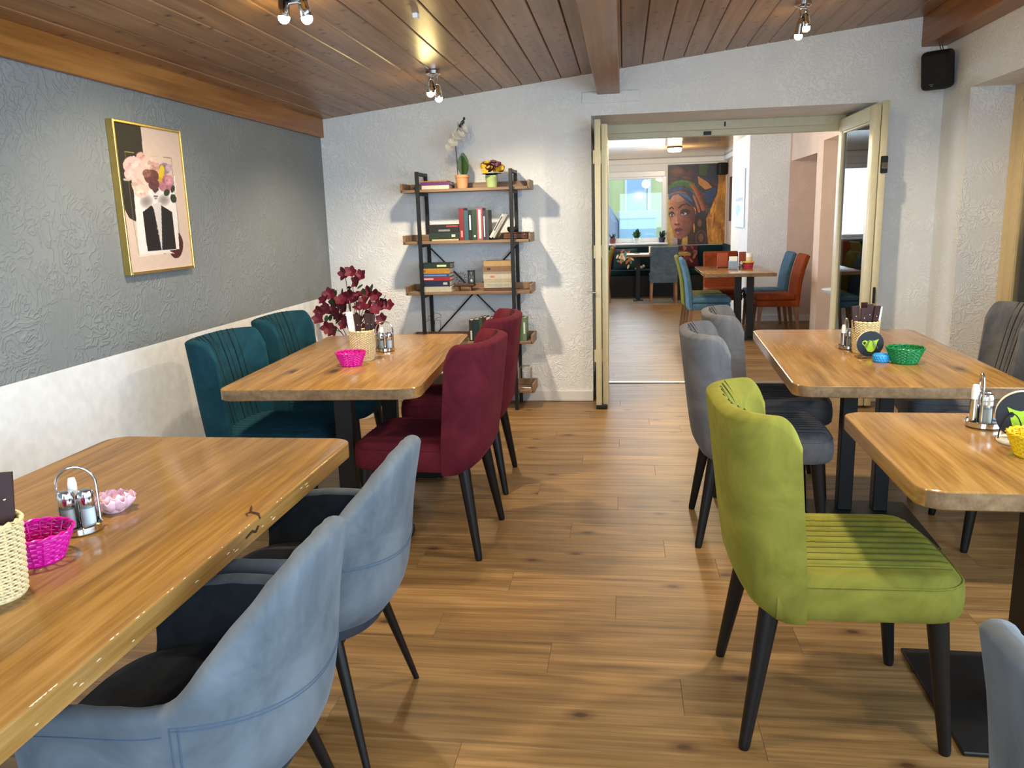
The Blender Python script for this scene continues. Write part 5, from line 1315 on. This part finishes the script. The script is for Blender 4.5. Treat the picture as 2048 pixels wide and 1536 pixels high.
# plants on the far sill
def sill_plant(label, x, rgb, pot_rgb, n, L, W_, seed):
    t = thing('sill_plant', label, 'potted plant', (x, 14.56, 0.8955), 0, 'plants on the far window sill')
    pot(t, 0.045, 0.06, 0.09, cm(pot_rgb), False); r = random.Random(seed)
    for k in range(n):
        lm = leafmesh(L*(0.7+0.5*r.random()), W_, 0.2, 0.2, 5); lm.xf(Matrix.Translation((0.02*math.cos(k*2.4), 0.02*math.sin(k*2.4), 0.08)) @ rotm(0.5+0.9*r.random(), 0, k*2.4)); obj('leaf', lm, cm(rgb), t)
sill_plant('small cactus like plant in a red brown pot at the left of the sill', -0.20, (52, 62, 40), (110, 50, 40), 9, 0.10, 0.018, 1)
sill_plant('bushy green plant in a pale pot in the middle of the sill', 0.22, (44, 88, 46), (200, 204, 190), 20, 0.14, 0.032, 2)
sill_plant('dark plant in a dark blue pot at the right of the sill', 0.66, (40, 54, 44), (40, 44, 60), 14, 0.12, 0.022, 3)

# wall painting of a woman in a patterned turban
def paint_mural(PX, PY):
    C = Canvas(PX, PY, (206, 142, 48)); r = random.Random(9); al = np.ones(len(PX), bool)
    C.mott(al, 0.22, 0.035, 0.012, 1.0)
    for k in range(60):
        x0 = r.uniform(1090, 1290); y0 = r.uniform(420, 1220); C.line([(x0, y0), (x0+r.uniform(-40, 40), y0+r.uniform(60, 150))], r.uniform(5, 14), r.choice([(226, 168, 60), (180, 84, 36), (236, 190, 96), (150, 66, 30), (214, 120, 44)]), 0.7)
    C.poly([(690, 620), (760, 640), (720, 760), (700, 900), (740, 1060), (780, 1225), (690, 1225)], (232, 200, 130))
    T = [(690, 400), (1200, 396), (1216, 560), (1205, 700), (1150, 830), (1095, 960), (1120, 1225), (960, 1225), (990, 1000), (985, 850), (880, 770), (800, 700), (712, 760), (706, 660), (690, 610)]
    m = C.poly(T, (44, 42, 66))
    cols = [(46, 60, 56), (58, 84, 60), (92, 50, 62), (38, 60, 98), (70, 46, 78), (120, 66, 48), (34, 38, 52)]
    for k in range(46):
        cx, cy = r.uniform(690, 1200), r.uniform(400, 900); q = C.ell(cx, cy, r.uniform(20, 60), r.uniform(10, 34), r.choice(cols), 0.0, 0)
        dx, dy = PX-cx, PY-cy; a = r.uniform(-0.6, 0.9); ca, sa = math.cos(a), math.sin(a)
        mm = ((((dx*ca+dy*sa)/r.uniform(24, 64))**2+((-dx*sa+dy*ca)/r.uniform(10, 30))**2) < 1) & m; C.put(mm, r.choice(cols), 0.9)
    C.ell(790, 475, 70, 48, (104, 62, 70)); C.ell(790, 470, 46, 26, (130, 84, 84)); C.poly([(1010, 400), (1100, 398), (1090, 520), (1010, 510)], (58, 84, 54)); C.poly([(1100, 400), (1190, 398), (1205, 600), (1120, 560)], (38, 50, 70))
    C.poly([(1000, 520), (1110, 590), (1150, 640), (1080, 660), (1010, 600)], (210, 140, 66)); C.poly([(1075, 670), (1200, 640), (1180, 740), (1110, 820)], (40, 66, 116))
    # turban bands over the forehead
    for k, (p0, p1, p2, col, w_) in enumerate((((712, 640), (820, 560), (960, 640), (60, 110, 70), 60), ((715, 680), (830, 600), (990, 720), (44, 88, 140), 54), ((716, 720), (800, 650), (960, 770), (66, 118, 170), 40), ((720, 700), (870, 620), (1000, 800), (196, 96, 50), 16), ((715, 745), (790, 690), (900, 770), (50, 80, 130), 30), ((860, 640), (960, 720), (1010, 860), (36, 54, 96), 46), ((930, 600), (1010, 700), (1060, 860), (196, 106, 54), 34), ((960, 720), (1000, 800), (1020, 880), (214, 130, 66), 22), ((990, 640), (1050, 760), (1090, 860), (150, 60, 44), 22), ((740, 590), (850, 540), (960, 600), (86, 128, 70), 22))):
        pts = [((1-f)**2*p0[0]+2*f*(1-f)*p1[0]+f*f*p2[0], (1-f)**2*p0[1]+2*f*(1-f)*p1[1]+f*f*p2[1]) for f in np.linspace(0, 1, 12)]; C.line(pts, w_, col, 0.92)
        C.line([(a, b-w_*0.45) for a, b in pts], 4, (20, 22, 36), 0.8)
    for k in range(40):
        x0, y0 = r.uniform(720, 1080), r.uniform(600, 850); C.line([(x0, y0), (x0+r.uniform(15, 40), y0+r.uniform(-6, 26))], r.uniform(3, 7), r.choice([(220, 150, 70), (90, 140, 190), (28, 34, 60), (190, 90, 60)]), 0.45)
    # neck, shawl, ear ring
    C.poly([(800, 1130), (960, 1020), (990, 1225), (770, 1225)], (70, 38, 32)); C.poly([(850, 1150), (905, 1130), (905, 1225), (840, 1225)], (214, 170, 80))
    C.poly([(750, 1140), (800, 1150), (800, 1225), (745, 1225)], (200, 180, 190))
    C.poly([(950, 900), (1095, 940), (1118, 1225), (960, 1225), (980, 1040)], (44, 30, 36))
    # face
    face = [(708, 770), (740, 716), (800, 700), (880, 765), (960, 830), (984, 880), (975, 990), (935, 1080), (885, 1140), (830, 1165), (790, 1150), (772, 1100), (748, 1050), (728, 1010), (722, 950), (706, 900)]
    m = C.poly(face, (166, 96, 74))
    g = np.clip((PX-730)/230, 0, 1); C.put(m, (222, 150, 130), 0.0)
    C.c[m] = (1-g[m])[:, None]*np.array([222, 146, 122])+g[m][:, None]*np.array([98, 52, 42])
    C.put((((PX-800)/70)**2+((PY-740)/40)**2 < 1) & m, (232, 176, 150), 0.55); C.put((((PX-765)/30)**2+((PY-990)/70)**2 < 1) & m, (240, 176, 156), 0.45); C.put((((PX-900)/45)**2+((PY-1000)/60)**2 < 1) & m, (150, 84, 62), 0.5)
    C.line([(712, 850), (735, 832), (752, 850)], 14, (40, 22, 22)); C.line([(808, 842), (840, 812), (890, 800), (926, 822)], 15, (38, 20, 20))
    C.ell(735, 905, 30, 30, (58, 30, 34), 0.85); C.ell(736, 914, 22, 13, (232, 226, 226)); C.ell(738, 913, 10, 12, (26, 18, 20)); C.line([(706, 912), (732, 890), (762, 905)], 8, (24, 16, 20))
    C.ell(875, 885, 52, 34, (56, 28, 34), 0.85); C.ell(862, 902, 30, 13, (226, 216, 214)); C.ell(858, 901, 12, 12, (24, 16, 18)); C.line([(828, 905), (862, 882), (925, 872)], 10, (22, 14, 18))
    C.line([(792, 870), (786, 950), (770, 1000)], 7, (240, 196, 176), 0.7); C.ell(795, 1008, 34, 18, (156, 84, 70)); C.ell(780, 1012, 9, 5, (70, 32, 30)); C.ell(814, 1012, 9, 5, (70, 32, 30)); C.ell(788, 992, 14, 10, (236, 176, 156))
    C.poly([(764, 1066), (785, 1046), (802, 1052), (826, 1044), (856, 1068), (806, 1078)], (110, 50, 58)); C.poly([(768, 1074), (806, 1080), (856, 1070), (836, 1116), (800, 1126), (776, 1106)], (146, 82, 92)); C.ell(800, 1096, 18, 8, (206, 160, 170), 0.8); C.line([(764, 1070), (806, 1078), (856, 1069)], 4, (50, 20, 26))
    C.ell(1045, 1160, 62, 92, (92, 56, 50)); C.ell(1045, 1160, 44, 70, (60, 34, 36)); C.ell(1045, 1150, 26, 44, (130, 84, 66)); C.ell(1028, 1000, 22, 40, (130, 80, 64))
    C.c *= 0.86; C.mott(np.ones(len(PX), bool), 0.06, 0.06, 0.05)
    return C
mu = thing('wall_painting', 'large painting of a woman in a patterned turban on the far wall', 'painting', (1.255, 14.685, 1.53))
obj('panel', MB().box(-0.495, 0.495, -0.0, 0.013, -0.69, 0.69), m_box, mu)
pr = print_mesh('print', 0.99, 1.38, 170, 230, ((690, 405), (1290, 395), (1290, 1215), (690, 1225)), paint_mural, m_print, mu); pr.location = (0, -0.0012, 0)
# pictures, loudspeaker, lamp, socket, basin of the second room
pc = thing('framed_picture', 'dark tall picture on the right wall beside the corner bench', 'picture', (1.7685, 13.75, 1.6), -PI/2)
obj('frame', MB().box(-0.42, 0.42, -0.018, 0.0, -0.36, 0.36, bev=0.003), cm((60, 50, 44)), pc)
def paint_dark(PX, PY):
    C = Canvas(PX, PY, (46, 38, 36)); C.ell(0.5, 0.35, 0.16, 0.12, (110, 96, 90)); C.poly([(0.38, 0.45), (0.6, 0.42), (0.66, 0.95), (0.4, 0.95)], (86, 74, 70)); C.line([(0.45, 0.5), (0.52, 0.7), (0.47, 0.9)], 0.03, (150, 140, 136)); return C
q_ = print_mesh('print', 0.78, 0.66, 40, 50, ((0, 0), (1, 0), (1, 1), (0, 1)), paint_dark, m_print, pc); q_.location = (0, -0.0195, 0)
mi = thing('framed_picture', 'framed picture painted with a pale blue window reflection on the side of the white column', 'picture', (1.5435, 11.28, 1.56), -PI/2)
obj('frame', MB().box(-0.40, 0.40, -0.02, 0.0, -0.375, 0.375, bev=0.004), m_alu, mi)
def paint_reflection(PX, PY):  # pale blue and white blocks paint the window reflection into the colour
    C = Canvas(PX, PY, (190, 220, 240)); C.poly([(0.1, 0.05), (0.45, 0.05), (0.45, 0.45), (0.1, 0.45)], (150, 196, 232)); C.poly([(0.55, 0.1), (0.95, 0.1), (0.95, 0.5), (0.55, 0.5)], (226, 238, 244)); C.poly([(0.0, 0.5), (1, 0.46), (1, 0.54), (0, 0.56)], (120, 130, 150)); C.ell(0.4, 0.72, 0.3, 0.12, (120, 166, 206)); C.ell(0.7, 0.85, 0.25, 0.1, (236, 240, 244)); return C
q_ = print_mesh('print', 0.75, 0.70, 40, 40, ((0, 0), (1, 0), (1, 1), (0, 1)), paint_reflection, m_print, mi); q_.location = (0, -0.0215, 0)
sp2 = thing('loudspeaker', 'small black loudspeaker above the painting in the far corner', 'loudspeaker', (1.675, 14.56, 2.02), 0, rot=(0.0, 0, 0.5))
obj('cabinet', MB().box(-0.085, 0.085, -0.05, 0.06, 0, 0.2, bev=0.02, seg=3), m_speaker, sp2); obj('bracket', MB().box(-0.02, 0.02, 0.058, 0.085, 0.06, 0.14), m_black, sp2)
m_diff = emitter('lamp_diffuser', (255, 226, 170), 12)
for lab_, lx_, ly_, pw_ in (('glowing round ceiling lamp in front of the wall painting', 0.73, 12.3, 45), ('added round ceiling lamp of the second room, unseen behind the doorway head', 0.55, 8.3, 40)):  # second lamp is added out of view to warm the column front
  cl = thing('ceiling_lamp', lab_, 'ceiling lamp', (lx_, ly_, CZ2-0.0005), 0, 'round lamps of the second room')
  obj('canopy', MB().lathe([(0, 0), (0.11, 0), (0.11, -0.02), (0, -0.02)], 28), m_black, cl)
  obj('diffuser', MB().lathe([(0.10, -0.02), (0.10, -0.05), (0.085, -0.07), (0.0, -0.078)], 28), m_diff, cl)
  l = bpy.data.lights.new('lamp_light', 'POINT'); l.energy = pw_; l.color = (1.0, 0.78, 0.48); l.shadow_soft_size = 0.1
  lo2 = bpy.data.objects.new('lamp_light', l); COL.objects.link(lo2); lo2.parent = cl; lo2.location = (0, 0, -0.2)
sk = thing('power_socket', 'round white power socket low on the white column', 'socket', (1.75, 10.6, 0.17), 0)
obj('plate', MB().box(-0.041, 0.041, -0.010, -0.0005, -0.041, 0.041, bev=0.005, seg=2), m_pvc, sk)
obj('recess', MB().cyl((0, -0.0115, 0), (0, -0.0095, 0), 0.024, n=24), cm((196, 198, 200)), sk)
hb = thing('hand_basin', 'small white wall basin in the alcove by the right door leaf', 'basin', (2.3195, 8.55, 0.56), PI/2)
obj('bowl', MB().lathe([(0.0, -0.05), (0.07, -0.045), (0.14, 0.0), (0.16, 0.03), (0.15, 0.035), (0.13, 0.005), (0.06, -0.03), (0, -0.035)], 28, (0, 0.162, 0)), m_pvc, hb)
obj('drain_pipe', MB().tube([(0, 0.16, -0.05), (0, 0.16, -0.25), (0, 0.12, -0.3), (0, 0.0, -0.3)], 0.016, 10), m_pvc, hb)
obj('valve', MB().cyl((-0.07, 0.02, -0.27), (0.07, 0.10, -0.27), 0.014, n=10).ball((0.07, 0.10, -0.27), 0.024), m_pvc, hb)
